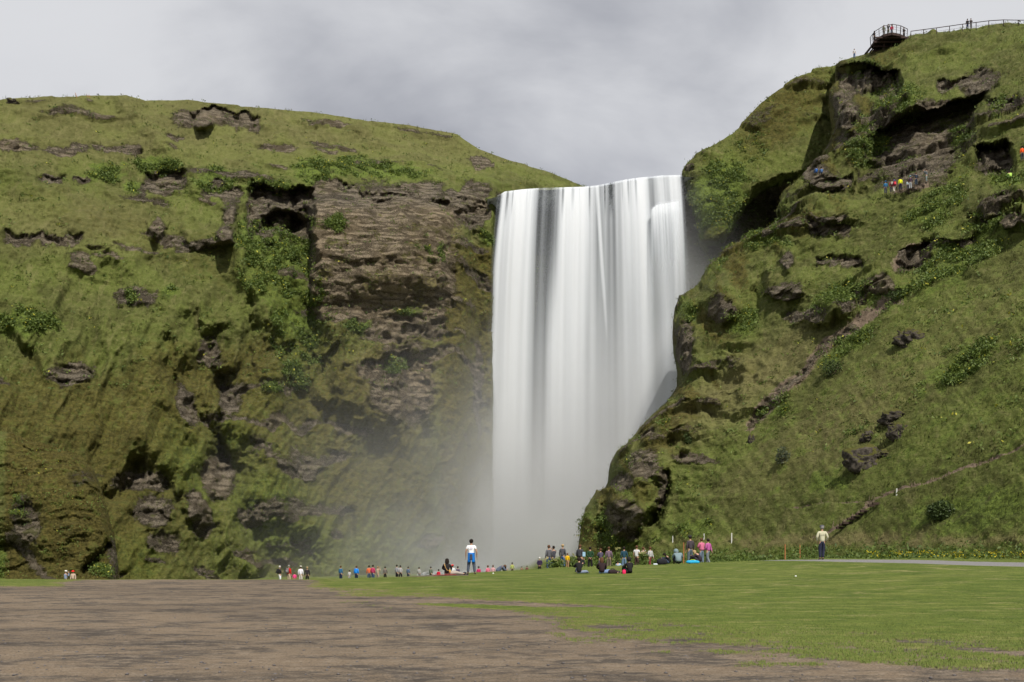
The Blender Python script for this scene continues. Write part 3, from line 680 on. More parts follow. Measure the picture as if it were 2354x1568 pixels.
for e_ in [(2060, 240, 70, 60, 20), (1990, 340, 60, 60), (1640, 600, 60, 30, -30), (1700, 740, 50, 40, -30), (1760, 560, 60, 20), (2200, 600, 160, 60, -35), (1930, 690, 90, 30, -20), (1580, 720, 30, 30), (2050, 690, 70, 30, -40), (1950, 800, 90, 26, -40), (2150, 480, 90, 40, -30),
           (1600, 1215, 60, 30), (1430, 1240, 90, 22), (1350, 1220, 26, 40), (1385, 1210, 30, 30), (2250, 1180, 220, 60, -8), (1900, 1110, 60, 30), (2200, 850, 120, 40, -35), (2320, 420, 60, 30), (2200, 330, 40, 20), (1990, 160, 50, 8), (1780, 950, 40, 20)]:
    rr_ = e_[4] if len(e_) > 4 else 0
    lush = np.maximum(lush, .66*blob(wx, wy, e_[0], e_[1], e_[2], e_[3], rr_, .7))
lush = np.maximum(lush, .34*open_slope); lush = np.maximum(lush, .45*ss(.1, .5, fbm(px*.012, py*.012, 0, 3, 77)))
moss = .7*ss(.0, .4, fbm((px+py)*.006, (px-py)*.012, 0, 4, 51)+.25)*ss(260, 60, px-eds)
dry = .22*blob(wx, wy, 2100, 850, 420, 75, -36, .6)+.25*blob(wx, wy, 1900, 1000, 260, 60, -30, .8)+.9*blob(wx, wy, 2000, 1247, 420, 12, 0, .7)+.6*blob(wx, wy, 1700, 900, 200, 60, -35, .7)
dry = np.clip(dry, 0, 1)
rm = np.clip(rock*1.25, 0, 1)
strat = ridged(X*.10+Z*.1, Y*.1, Z*1.1, 2, 3)
fk = facets(X, Y, Z, np.clip(rm*1.1, 0, 1), 11)*(.2+.8*ss(1345, 1200, py))*(.35+.65*ss(0, 30, py-sk))
disp = turf*(1-.6*rm)*(1-.35*open_slope)+rk*rm*.3+st*pm*2.4*(1-.5*rm)*(1-open_slope)+.05*strat*open_slope+.3*ridged((px-py*.75)*.012, (py+px*.3)*.003, 0, 3, 19)*open_slope
disp -= .12*ss(7, 1, tr)
disp *= .2+.8*ss(1345, 1200, py)
disp *= .35+.65*ss(0, 30, py-sk)
p = lay(px, py, Y, disp, .55, fk)
# top corner has a fold both back and to the side
p = fold_top(p); p = fold_side(p, -1, 7, inward=.10)
pv = lambda a: pad(a, p, top=7, left=7)
me = build('right_hill', p, [pv(rock), pv(lush), pv(np.clip(moss, 0, 1))], [pv(np.clip(soil, 0, 1)), pv(dry), pv(rock*0)], hm)
tag(link('right_hill', me), kind='structure')
PLR = (p, pv(lush), pv(rock), pv(px), pv(py))

# ================= shoulder of the right cliff behind, beside the fall =================
skB = [(1566, 402), (1571, 388), (1578, 376), (1600, 360), (1620, 346), (1680, 312), (1712, 280), (1750, 240), (1790, 208), (1830, 181), (1880, 162), (1925, 150), (1990, 132), (2060, 110), (2140, 100)]
edB = [(1610, 1000), (1606, 700), (1604, 590), (1606, 545), (1604, 520), (1590, 480), (1578, 440), (1566, 402)]
uv_ = coons(edB, [(2140, 1000), (2140, 100)], [(1610, 1000), (2140, 1000)], skB, 300, 420)
px, py = uv_[..., 0], uv_[..., 1]
eds = uv_[:, :1, 0]
wx, wy = warp(px, py, 61.0, 6)
Y = table(px, py, [1560, 1700, 1850, 2000, 2140], [100, 240, 400, 550, 1000], [[186, 184, 182, 188, 192], [180, 178, 174, 180, 184], [165, 164, 163, 170, 176], [160, 160, 160, 168, 172], [166, 165, 165, 166, 168]])
Y = Y+3.5*np.exp(-(px-eds)/14)
# big overhang: below this line the wall falls back into the shaded gorge
ov = interp(wx, [(1560, 552), (1650, 554), (1690, 500), (1740, 430), (1800, 405), (1870, 380), (1940, 350), (2140, 330)])
Y = Y+15*ss(-10, 26, wy-ov)
Y = Y-2.5*blob(wx, wy, 1640, 500, 40, 50, 0, .6)
X = (px-CX)/F*Y; Z = CAMZ+(HY-py)/F*Y
turf, rk, st, pm = slope_noise(X, Y, Z, 15.0)
sk = np.interp(px, [q[0] for q in skB], [q[1] for q in skB])
rock = np.maximum(.8*ss(0, 24, wy-ov), .5*ss(.4, .9, pm*st)); rock = np.maximum(rock, .7*blob(wx, wy, 1583, 385, 14, 9)); rock = rock*ss(0, 8, py-sk)
lush = .8*blob(wx, wy, 1640, 470, 70, 90, 20, .6)+.4*blob(wx, wy, 1720, 350, 90, 60, -40, .6)
moss = .66*blob(wx, wy, 1800, 260, 150, 70, -40, .7)+.5*blob(wx, wy, 1640, 540, 50, 24)
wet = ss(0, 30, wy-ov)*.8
rm = np.clip(rock, 0, 1)
disp = (turf*.9+rk*(.3+.3*rm)+st*pm*1.6*(1-.5*rm))*(.35+.65*ss(0, 26, py-sk))
p = lay(px, py, Y, disp, .45, .9*facets(X, Y, Z, rm, 21))
p = fold_top(p); p = fold_side(p, -1, 7, inward=.14)
pv = lambda a: pad(a, p, top=7, left=7)
me = build('gorge_shoulder', p, [pv(rock), pv(np.clip(lush, 0, 1)), pv(np.clip(moss, 0, 1))], [pv(rock*0), pv(rock*0), pv(wet)], hm)
tag(link('cliff_shoulder', me), kind='structure')
PLS = (p, pv(np.clip(lush, 0, 1)), pv(rock), pv(px), pv(py))
# ------------------------------------------------------------------ waterfall, river, spray
lip = [(1128, 452), (1141, 449), (1150, 446), (1160, 440), (1200, 435), (1240, 432), (1340, 429), (1372, 426), (1400, 420), (1440, 412), (1470, 408), (1520, 403), (1568, 402), (1580, 402)]
def fall_sheet(name, Y0, dens_fn, nu, nv, seed, off=0.0):
    s = np.linspace(0, 1, nu)[None, :]; tt = np.linspace(-.03, 1, nv)[:, None]
    tt = np.where(tt < 0, tt, tt**1.25)
    pxt = 1143+(1568-1143)*s; pyt = interp(pxt, lip)
    pxb = 1108+(1600-1108)*s; k = 1-np.exp(-np.maximum(tt, 0)*3.2); k = k/(1-math.exp(-3.2))
    px = pxt+(pxb-pxt)*k*.75+(pxb-pxt)*tt.clip(0)*.25
    py = pyt+(1330-pyt)*np.maximum(tt, 0)
    Y = Y0-3.4*(1-np.exp(-np.maximum(tt, 0)*9))-off+np.where(tt < 0, -tt*200, 0)
    strand = .55*fbm(s*16, tt*.5, 0, 2, seed)+.12*fbm(s*60, tt*.6, 0, 1, seed+4)*ss(.6, 0, tt)
    Y = Y-strand*ss(0, .06, tt)*.4
    X = (px-CX)/F*Y; Z = CAMZ+(HY-py)/F*Y
    Z = np.where(tt < 0, CAMZ+(HY-pyt+0*tt)/F*(Y0-off)-.05+tt*2, Z)
    den = dens_fn(s+0*tt, np.maximum(tt, 0)+0*s, px, py)
    at = np.ones(X.shape+(4,)); at[..., 0] = np.clip(den, 0, 1); at[..., 1] = np.clip(tt+0*s, 0, 1)
    return np_mesh(name, np.stack([X+0*s, Y+0*s, Z+0*s], -1).reshape(-1, 3), grid_faces(*X.shape), {'veil': at.reshape(-1, 4)})
# how much water falls in each column, read across the face at the lip (0) and lower down (1)
def dens(s, t, px, py):
    xx = (1143+(1568-1143)*s)
    base = interp(xx, [(1143, .45), (1150, .9), (1163, .8), (1172, .72), (1180, .9), (1200, 1), (1222, 1), (1229, .66), (1240, .22), (1262, .14), (1282, .24), (1292, .8), (1300, 1), (1330, 1), (1352, .92), (1362, .52), (1372, .48), (1390, .55),
                       (1410, .50), (1430, .62), (1450, .9), (1475, 1), (1490, .62), (1505, .55), (1530, .58), (1545, .8), (1560, .75), (1568, .3)])
    hair = .34*fbm(s*20, t*.25, 0, 2, 3.0)+.13*fbm(s*60, t*.4, 0, 2, 5.0)*ss(.5, 0, t)
    low_ = interp(xx, [(1143, .5), (1150, .85), (1175, .8), (1190, .95), (1222, .95), (1232, .6), (1241, .36), (1262, .36), (1272, .78), (1290, .98), (1330, .95), (1350, .68), (1375, .55), (1410, .50), (1440, .64), (1465, .85), (1485, .62), (1530, .55), (1550, .52), (1568, .3)])
    mid_ = ss(.05, .45, t); base = base*(1-mid_)+low_*mid_
    base = np.maximum(base, .85*np.exp(-(((xx-(1372+30*np.minimum(t, .6)*1.7))/7)**2))*ss(.7, .2, t))
    b2 = base+hair*(1.1-.9*t)
    b2 = b2+.28*ss(.5, 1, t)*(1-base)
    e = ss(0, .03+.05*t, s+.02*fbm(t*3, 0, 0, 2, 4))*ss(1, .985-.08*t, s)
    top = ss(-.01, .012, t)
    dark = .45*ss(.15, .5, fbm(s*45, 0*t, 0, 2, 9))*ss(.10, .0, t)
    return np.clip(b2-dark, 0, 1)*e
wm, t = newmat('falling_water')
at = t.n('ShaderNodeSeparateColor', inp={0: t.n('ShaderNodeAttribute', attribute_name='veil').outputs['Color']})
a = t.ramp(at.outputs[0], .0, .95, .04, .98)
wc = t.mix(at.outputs[0], (.62, .67, .74), (.86, .89, .93))
bs = t.pbsdf(wc, .6, .2)
tr_ = t.n('ShaderNodeBsdfTranslucent', inp={0: (.82, .86, .9, 1)})
mx = t.n('ShaderNodeMixShader', inp={0: .3}); t.t.links.new(bs, mx.inputs[1]); t.t.links.new(tr_.outputs[0], mx.inputs[2])
tp = t.n('ShaderNodeBsdfTransparent')
m2 = t.n('ShaderNodeMixShader'); t.t.links.new(a, m2.inputs[0]); t.t.links.new(tp.outputs[0], m2.inputs[1]); t.t.links.new(mx.outputs[0], m2.inputs[2])
t.out(m2.outputs[0])
fo = link('waterfall', fall_sheet('waterfall', 165, dens, 420, 160, 2.0)); fo.data.materials.append(wm); tag(fo, kind='structure')
# the small ledge near the right end where the water leaps a second time
def dens2(s, t, px, py):
    win = ss(1492, 1500, px)*ss(1566, 1556, px)
    ly = interp(px, [(1490, 482), (1510, 466), (1566, 456)])
    return win*ss(0, 7, py-ly)*np.exp(-np.maximum(py-ly, 0)/150)*(.85+.4*fbm(s*90, t, 0, 2, 14))
f2 = link('waterfall_ledge_veil', fall_sheet('waterfall_ledge_veil', 165, dens2, 260, 200, 7.0, 1.4)); f2.data.materials.append(wm); tag(f2, kind='structure')
# river surface above the lip, running back between the slopes
rx = np.linspace(1120, 1600, 60)[None, :]; rt = np.linspace(0, 1, 30)[:, None]
Yr = 165+rt*60; zl_ = CAMZ+(HY-interp(rx, lip))/F*165
Xr = (rx-CX)/F*165*(1+rt*.2); Zr = zl_-.35+.10*fbm(Xr*.5, Yr*.3, 0, 3)-rt*2.0
rm_, t = newmat('river_water')
tc = t.n('ShaderNodeTexCoord').outputs['Object']
nz = t.noise(t.scaled(tc, 1, .25, 1), 1.2, 4, .6)
t.out(t.pbsdf(t.mix(t.ramp(nz, .4, .6), (.05, .06, .06), (.55, .58, .6)), .25, .5, normal=t.bump(nz, .5, .2)))
tag(link('river', np_mesh('river', np.stack([Xr+0*rt, Yr+0*rx, Zr+0*rx*rt], -1).reshape(-1, 3), grid_faces(30, 60), None, rm_)), kind='structure')
# plunge pool
xx, yy = np.meshgrid(np.linspace(-12, 34, 30), np.linspace(128, 172, 30))
tag(link('plunge_pool', np_mesh('plunge_pool', np.stack([xx, yy, np.full(xx.shape, -2.6)+.12*fbm(xx*.4, yy*.4, 0, 3)], -1).reshape(-1, 3), grid_faces(30, 30), None, rm_)), kind='structure')
# spray: one body of mist, dense where the water lands, thinning upwards and outwards
mc0, mc1 = Vector((-48, 118, -4)), Vector((40, 171, 58))
import bmesh
b = bmesh.new(); bmesh.ops.create_cube(b, size=1)
for v in b.verts: v.co = Vector((v.co.x*(mc1-mc0).x, v.co.y*(mc1-mc0).y, v.co.z*(mc1-mc0).z))+(mc0+mc1)/2
me = bpy.data.meshes.new('spray_mist'); b.to_mesh(me); b.free()
m = bpy.data.materials.new('spray_mist'); m.use_nodes = True
class VN(NT):
    pass
t = VN(m); vv = t.n('ShaderNodeVolumePrincipled', inp={'Color': (.91, .92, .93, 1), 'Anisotropy': .0})
ps = t.n('ShaderNodeSeparateXYZ', inp={0: t.n('ShaderNodeTexCoord').outputs['Object']})
def gau(c, r):
    q = None
    for k in range(3):
        d_ = t.math('DIVIDE', t.math('SUBTRACT', ps.outputs[k], c[k]), r[k]); d_ = t.math('MULTIPLY', d_, d_); q = d_ if q is None else t.math('ADD', q, d_)
    return t.math('EXPONENT', t.math('MULTIPLY', q, -1.0))
dn = None
for c, r, k in [((10, 155, -2), (20, 9, 13), .20), ((8, 150, -2), (27, 13, 21), .042), ((-4, 143, -4), (38, 18, 20), .017), ((27, 163, 34), (5, 6, 16), .05), ((22, 158, 8), (14, 8, 24), .06), ((0, 135, -4), (34, 14, 7), .005)]:
    g_ = t.math('MULTIPLY', gau(c, r), k); dn = g_ if dn is None else t.math('ADD', dn, g_)
nz = t.noise(t.n('ShaderNodeTexCoord').outputs['Object'], .06, 2)
dn = t.math('MAXIMUM', t.math('SUBTRACT', t.math('MULTIPLY', dn, t.ramp(nz, .25, .75, .55, 1.45)), .0004), 0.0)
t.t.links.new(dn, vv.inputs['Density'])
o_ = t.n('ShaderNodeOutputMaterial'); t.t.links.new(vv.outputs[0], o_.inputs[1])
me.materials.append(m)
tag(link('spray_mist', me), 'drifting spray mist hanging at the foot of the waterfall', 'mist', kind='stuff')
sc.cycles.volume_step_rate = 2.6; sc.cycles.volume_max_steps = 32
# ------------------------------------------------------------------ grass tufts and herbs growing on the slopes
def img(p): return (CX+p[..., 0]/p[..., 1]*F, HY-(p[..., 2]-CAMZ)/p[..., 1]*F)
def tufts(name, PL, n, mat, seed, label, hgt=(.14, .38), wid=.06, maxrock=.45, k=4):
    p, lush, rock, gx, gy = PL; rg = np.random.RandomState(seed)
    P_ = p.reshape(-1, 3); ix, iy = img(P_)
    ok = (ix > -40) & (ix < 2400) & (rock.ravel() < maxrock+.25*rg.rand(len(P_))) & (P_[:, 1] < 260)
    idx = rg.choice(np.nonzero(ok)[0], n)
    b = P_[idx]; m = n*k
    B = np.repeat(b, k, 0)+rg.normal(0, .16, (m, 3))*np.array([1, .6, .5])
    h = rg.uniform(hgt[0], hgt[1], m)*(.6+.8*np.repeat(rg.rand(n), k)); a = rg.uniform(0, math.pi, m); w_ = wid*rg.uniform(.5, 1.3, m)
    d = np.stack([np.cos(a)*w_, np.sin(a)*w_*.4, 0*a], -1)
    tip = B+np.stack([rg.normal(0, .22, m)*h, -.35*h+rg.normal(0, .25, m)*h, h], -1)
    co = face_viewer(np.stack([B-d, B+d, tip], 1).reshape(-1, 3)); co[:, 2] -= .04
    return co, np.repeat(np.repeat(idx, k), 3)
def grow(name, PL, n, mat, seed, me_obj, label, **kw):
    co, idx = tufts(name, PL, n, mat, seed, label, **kw)
    src = me_obj.data; out = {}
    for an in ('cover', 'cover2'):
        buf = np.zeros(len(src.vertices)*4, np.float32); src.color_attributes[an].data.foreach_get('color', buf); out[an] = buf.reshape(-1, 4)[idx]
    me = np_mesh(name, co, np.arange(len(co)).reshape(-1, 3), out, mat, smooth=True)
    nn_ = np.array([-.15, -.55, .8])+np.random.RandomState(seed).normal(0, .22, (len(co), 3)); nn_ /= np.linalg.norm(nn_, axis=1)[:, None]; me.normals_split_custom_set_from_vertices(nn_.tolist())
    return tag(link(name, me), label, 'grass', kind='stuff')
grow('slope_grass', PLL, 17000, hm, 11, left_hill, 'rough tussock grass growing over the left hill')
grow('slope_grass', PLR, 15000, hm, 12, bpy.data.objects['right_hill'], 'rough tussock grass growing over the right hill', hgt=(.12, .32), wid=.05)
grow('slope_grass', PLS, 3500, hm, 13, bpy.data.objects['cliff_shoulder'], 'grass hanging on the cliff shoulder beside the fall')
grow('outcrop_moss', PLO, 3000, hm, 14, bpy.data.objects['rock_outcrop'], 'moss and grass tufts on the lower left outcrop', hgt=(.1, .3), wid=.05)
def leaf_mesh(name, C, N, size, rg, mat, tintv=None):
    """N diamond leaves about the centres C"""
    n = len(C); a = rg.normal(size=(n, 3)); a[:, 2] = np.abs(a[:, 2])*.6+.2; a /= np.linalg.norm(a, axis=1)[:, None]
    b = np.cross(a, rg.normal(size=(n, 3))); b /= np.linalg.norm(b, axis=1)[:, None]
    c = np.cross(a, b); s = size*rg.uniform(.5, 1.3, n)[:, None]
    co = np.stack([C-b*s, C-c*s*.45+a*s*.1, C+b*s, C+c*s*.45+a*s*.1], 1).reshape(-1, 3)
    at = np.ones((n*4, 4), np.float32); at[:, 0] = np.repeat(rg.rand(n) if tintv is None else tintv, 4)
    return np_mesh(name, co, np.arange(n*4).reshape(-1, 4), {'tint': at}, mat, smooth=False)
def leafmat(name, lo, hi, yel=None):
    m, t = newmat(name)
    v = t.n('ShaderNodeSeparateColor', inp={0: t.n('ShaderNodeAttribute', attribute_name='tint').outputs['Color']}).outputs[0]
    c = t.mix(v, lo, hi)
    if yel: c = t.mix(t.ramp(v, .90, .93), c, yel)
    b = t.pbsdf(c, .6, .3); tl = t.n('ShaderNodeBsdfTranslucent'); t.t.links.new(c, tl.inputs[0])
    mx = t.n('ShaderNodeMixShader', inp={0: .22}); t.t.links.new(b, mx.inputs[1]); t.t.links.new(tl.outputs[0], mx.inputs[2])
    t.out(mx.outputs[0]); return m
herb = leafmat('herb_leaf', (.048, .085, .018), (.155, .205, .036), (.45, .42, .05))
def herbs(name, PL, n, seed, label, th=.35, size=.17):
    p, lush, rock, gx, gy = PL; rg = np.random.RandomState(seed); P_ = p.reshape(-1, 3); ix, iy = img(P_)
    pr = np.where((ix > -30) & (ix < 2390) & ((PL is not PLL) | (iy < 900)) & ((PL is not PLR) | (iy < 1060) | (ix < 1640)), np.clip((lush.ravel()-th)*2.2, 0, 1)+.012, 0)*ss(-.1, .25, fbm(P_[:, 0]*.35, P_[:, 1]*.35, P_[:, 2]*.5, 3, seed)); pr /= pr.sum()
    idx = rg.choice(len(P_), n, p=pr); k = 7
    C = np.repeat(P_[idx], k, 0)+rg.normal(0, .26, (n*k, 3))*np.array([1, .5, .55])+np.array([0, -.12, .16])
    t_ = np.clip(np.repeat(rg.rand(n), k)*.6+rg.rand(n*k)*.42, 0, 1)
    return tag(link(name, leaf_mesh(name, C, 0, size, rg, herb, t_)), label, 'plants', kind='stuff')
herbs('slope_herbs', PLL, 9000, 21, 'leafy green herbs with yellow flowers on the left cliff')
herbs('slope_herbs', PLR, 9000, 22, 'leafy green herbs scattered over the right hill', size=.14)
herbs('slope_herbs', PLS, 3500, 23, 'leafy herbs on the cliff shoulder beside the fall')
herbs('slope_herbs', PLO, 900, 24, 'small leafy plants on the lower left outcrop', size=.10)
def hill_at(PL, px, py):
    p = PL[0].reshape(-1, 3); ix, iy = img(p); d = np.hypot(ix-px, iy-py)+np.where(p[:, 1] > 230, 1e3, 0)
    # of the nearest samples keep the one closest to the viewer
    k = np.argsort(d)[:6]; j = k[np.argmin(p[k, 1])]
    return Vector(p[j])
# yellow flowers beside the path on the right, and the weeds behind them
rg = np.random.RandomState(8)
n = 320; px = rg.uniform(1990, 2400, n); Y = rg.uniform(57, 63, n); X = (px-CX)/F*Y
C = np.stack([X, Y, gz(X, Y)+rg.uniform(.15, .5, n)], -1)
fl = leafmat('yellow_petal', (.55, .42, .01), (.75, .6, .03))
me = leaf_mesh('wildflowers', C, 0, .055, rg, fl)
tag(link('wildflowers', me), 'small yellow wildflowers blooming beside the grey path', 'flowers', kind='stuff')
n = 9000; px = np.r_[rg.uniform(1330, 2420, n), rg.uniform(1330, 1760, 4000)]; Y = rg.uniform(61, 74, len(px))+interp(px, [(1330, 24), (1500, 18), (1700, 8), (1900, 0), (2400, -2)]); X = (px-CX)/F*Y
hgt = .55*ss(-.2, .3, fbm(X*.25, Y*.25, 0, 3, 4))+.12
C = np.stack([X, Y, gz(X, Y)+rg.rand(len(px))*hgt*1.6], -1)
tv = np.clip(.35+.5*fbm(X*.4, Y*.4, 0, 3, 6)+rg.normal(0, .15, len(px)), 0, .89)
me = leaf_mesh('meadow_weeds', C, 0, .12, rg, herb, tv)
tag(link('meadow_weeds', me), 'tall weeds and meadow grass at the foot of the right hill', 'plants', kind='stuff')

# ---- bushes
import bmesh
bushm = leafmat('bush_leaf', (.028, .048, .014), (.080, .115, .030))
greym = leafmat('willow_leaf', (.05, .065, .04), (.12, .14, .085))
twig = simple('twig', (.07, .05, .035), .9)
def tube(bm, pts, r0, r1, n=6):
    prev = None
    for i, q in enumerate(pts):
        q = Vector(q); d = (Vector(pts[min(i+1, len(pts)-1)])-Vector(pts[max(i-1, 0)])).normalized()
        s = d.cross(Vector((.3, .9, .1))).normalized(); u = d.cross(s); r = r0+(r1-r0)*i/max(1, len(pts)-1)
        ring = [bm.verts.new(q+(s*math.cos(2*math.pi*k/n)+u*math.sin(2*math.pi*k/n))*r) for k in range(n)]
        if prev:
            for k in range(n): bm.faces.new((prev[k], prev[(k+1) % n], ring[(k+1) % n], ring[k]))
        else: bm.faces.new(ring[::-1])
        prev = ring
    bm.faces.new(prev)
def box(bm, c, s, rot=None):
    M = Matrix.Translation(Vector(c)) @ (rot.to_4x4() if rot else Matrix.Identity(4)) @ Matrix.Diagonal(Vector((s[0], s[1], s[2], 1)))
    return bmesh.ops.create_cube(bm, size=1, matrix=M)
def bm_obj(name, bm, mat, parent=None, smooth=False, bevel=0):
    if bevel: bmesh.ops.bevel(bm, geom=bm.edges[:], offset=bevel, segments=1, affect='EDGES')
    me = bpy.data.meshes.new(name); bmesh.ops.recalc_face_normals(bm, faces=bm.faces[:]); bm.to_mesh(me); bm.free()
    if smooth: me.polygons.foreach_set('use_smooth', np.ones(len(me.polygons), bool))
    me.materials.append(mat); return link(name, me, parent)
def bush(loc, rx, rz, n, mat, label, seed, size=.11, name='bush'):
    rg = np.random.RandomState(seed); r = empty(name, loc, label=label, cat='bush')
    v = rg.normal(size=(n, 3)); v /= np.linalg.norm(v, axis=1)[:, None]; v *= (rg.rand(n)**.4)[:, None]
    lump = 1+.35*fbm(v[:, 0]*1.6, v[:, 1]*1.6, v[:, 2]*1.6, 3, seed)
    C = v*lump[:, None]*np.array([rx, rx*.8, rz]); C[:, 2] += rz*.8; C[:, 2] = np.maximum(C[:, 2], .02)
    link('foliage', leaf_mesh('foliage', C, 0, size, rg, mat), r)
    bm = bmesh.new()
    for k in range(7):
        a = k*.9; tube(bm, [(0, 0, -.2), (math.cos(a)*rx*.3, math.sin(a)*rx*.3, rz*.6), (math.cos(a)*rx*.6, math.sin(a)*rx*.5, rz*1.2)], .03, .01, 5)
    bm_obj('stem', bm, twig, r); return r
for (x, y, rx, rz, n, m_, lb, sd_) in [(2162, 1190, .95, .75, 2200, bushm, 'dense rounded dark green bush standing alone on the lower right hill', 1),
      (1912, 862, 1.15, .95, 900, bushm, 'loose dark shrub beside the bare rocky gully on the right hill', 2), (1584, 1016, .75, .8, 600, bushm, 'small dark shrub on the brown mossy spur left of the right hill', 3),
      (1797, 1062, .7, .85, 500, greym, 'pale grey-green shrub in the middle of the lower right hill', 4), (2103, 262, 1.7, 1.1, 1400, greym, 'grey-green willow below the overhang near the top of the right hill', 5),
      (2060, 690, 1.2, .6, 700, bushm, 'low dark shrub at the top end of the rocky gully', 6)]:
    q = hill_at(PLR, x, y); bush(q-Vector((0, 0, .1)), rx, rz, n, m_, lb, sd_)
# flowering angelica stalks by the crowd
def angelica(loc, h, w_, label, seed):
    rg = np.random.RandomState(seed); r = empty('angelica_plant', loc, label=label, cat='plant', group=None)
    bm = bmesh.new(); tops = []
    for k in range(6):
        x = rg.normal(0, w_*.45); y = rg.normal(0, w_*.3); hh = h*rg.uniform(.7, 1); tube(bm, [(x*.3, y*.3, -.05), (x*.7, y*.7, hh*.6), (x, y, hh)], .018, .01, 5); tops.append((x, y, hh))
    bm_obj('stalk', bm, simple('stalk_green', (.12, .16, .04), .8), r)
    C = np.stack([rg.normal(0, w_*.5, 420), rg.normal(0, w_*.4, 420), rg.rand(420)**1.3*h*.75+.03], -1)
    link('foliage', leaf_mesh('foliage', C, 0, .11, rg, herb, rg.rand(420)*.85), r)
    um = leafmat('umbel', (.30, .30, .10), (.55, .52, .25))
    for T in tops: link('flower_head', leaf_mesh('flower_head', np.array(T)+rg.normal(0, .03, (34, 3)), 0, .055, rg, um), r)
def gpt(px, Y): X = (px-CX)/F*Y; return Vector((X, Y, float(gz(X, Y))))
angelica(gpt(1278, 64), .72, .5, 'leafy flowering plant on the crest left of the standing crowd', 1)
angelica(gpt(1478, 66), 1.25, .28, 'tall pale-flowered stalks between the teal jacket and the white shirt', 2)
angelica(gpt(1310, 70), 1.0, .5, 'bushy flowering stalks behind the yellow jacket', 3)
angelica(gpt(1420, 78), 1.5, .7, 'leafy flowering plants behind the people in purple', 4)
# ---- boulders on the right slope
bould, t = newmat('mossy_boulder')
tc = t.n('ShaderNodeTexCoord').outputs['Object']; n4 = t.noise(tc, 3.2, 6, .75); n5 = t.noise(tc, 1.1, 4, .6)
nz_ = t.n('ShaderNodeSeparateXYZ', inp={0: t.n('ShaderNodeNewGeometry').outputs['Normal']}).outputs[2]
c = t.mix(t.ramp(n4, .35, .65), (.028, .024, .021), (.10, .085, .07))
mk = t.ramp(t.math('ADD', nz_, t.math('MULTIPLY', t.math('SUBTRACT', n5, .5), 2.0)), .30, .60)
c = t.mix(mk, c, t.mix(n4, (.045, .045, .010), (.11, .105, .03)))
t.out(t.pbsdf(c, .95, .15, normal=t.bump(n4, .9, .15)))
def boulder(loc, r, label, seed, name='boulder'):
    bm = bmesh.new(); bmesh.ops.create_icosphere(bm, subdivisions=5, radius=1)
    v = np.array([q.co[:] for q in bm.verts]); f = 1+.32*fbm(v[:, 0]*.9, v[:, 1]*.9, v[:, 2]*.9, 3, seed)+.28*facet(v[:, 0]*1.3+seed, v[:, 1]*1.3, v[:, 2]*1.3, int(seed))+.10*facet(v[:, 0]*3.2, v[:, 1]*3.2+seed, v[:, 2]*3.2, int(seed)+3)
    v = v*f[:, None]*np.array(r)
    for q, w_ in zip(bm.verts, v): q.co = w_
    o = bm_obj(name, bm, bould, None, True); o.location = loc; return tag(o, label, 'rock')
for x, y, r, lb, sd_ in [(2055, 962, (1.2, 1.0, .75), 'dark mossy boulder, upper of the two touching rocks on the right hill', 1.0), (2068, 990, (.8, .8, .75), 'dark boulder touching the underside of the upper mossy boulder', 4.0),
      (1998, 1003, (.65, .6, .55), 'small dark boulder between the boulder pair and the wide crag', 7.0), (1990, 1062, (1.5, 1.2, 1.3), 'widest dark crag on the open right hill, below the small boulder', 10.0),
      (2035, 1040, (.8, .6, .35), 'flat dark rock lying right of the widest crag', 13.0), (2092, 775, (1.3, 1.0, 1.0), 'lone rounded mossy boulder high on the open right hill', 16.0), (1727, 1015, (.35, .35, .8), 'narrow upright stone beside the foot of the rocky gully', 19.0)]:
    boulder(hill_at(PLR, x, y)+Vector((0, .3, -.1)), r, lb, sd_)
q = hill_at(PLL, 25, 236); boulder(q+Vector((0, .5, .2)), (1.0, .9, .55), 'grey stone mound on the skyline of the left hill', 22.0, 'stone_mound')
# ------------------------------------------------------------------ people
def skin_mesh(name, pts, edges, rad, root, levels=1):
    me = bpy.data.meshes.new('tmp'); me.from_pydata([tuple(p) for p in pts], edges, []); o = bpy.data.objects.new('tmp', me); COL.objects.link(o)
    m = o.modifiers.new('s', 'SKIN'); m.use_smooth_shade = True; m.branch_smoothing = .6
    if not me.skin_vertices: raise RuntimeError('no skin layer')
    sv = me.skin_vertices[0].data
    for i, r in enumerate(rad): sv[i].radius = (r, r) if not isinstance(r, tuple) else r
    for i in range(len(pts)): sv[i].use_root = (i == root)
    if levels: u = o.modifiers.new('u', 'SUBSURF'); u.levels = levels; u.render_levels = levels
    dg = bpy.context.evaluated_depsgraph_get(); dg.update()
    r = bpy.data.meshes.new_from_object(o.evaluated_get(dg)); r.name = name
    bpy.data.objects.remove(o); bpy.data.meshes.remove(me)
    r.materials.clear(); r.materials.append(None)
    r.polygons.foreach_set('use_smooth', np.ones(len(r.polygons), bool))
    return r
V3 = Vector
def mir(d):
    """joints given for the right side (x>0) -> both sides, overrides with l_ / r_"""
    out = {}
    for k, v in d.items():
        if k[:2] in ('l_', 'r_') or k in ('pel', 'waist', 'chest', 'nb', 'neck', 'head', 'top'): out[k] = V3(v)
        else:
            if 'r_'+k not in d: out['r_'+k] = V3(v)
            if 'l_'+k not in d: out['l_'+k] = V3((-v[0], v[1], v[2]))
    return out
ST = dict(pel=(0, 0, .95), waist=(0, .01, 1.09), chest=(0, 0, 1.29), nb=(0, -.01, 1.45), neck=(0, 0, 1.52), head=(0, .02, 1.62), top=(0, .01, 1.685),
          sh=(.165, -.01, 1.41), el=(.225, -.03, 1.14), wr=(.235, .05, .90), hip=(.09, 0, .90), kn=(.10, .02, .50), an=(.11, -.02, .09), toe=(.13, .15, .035))
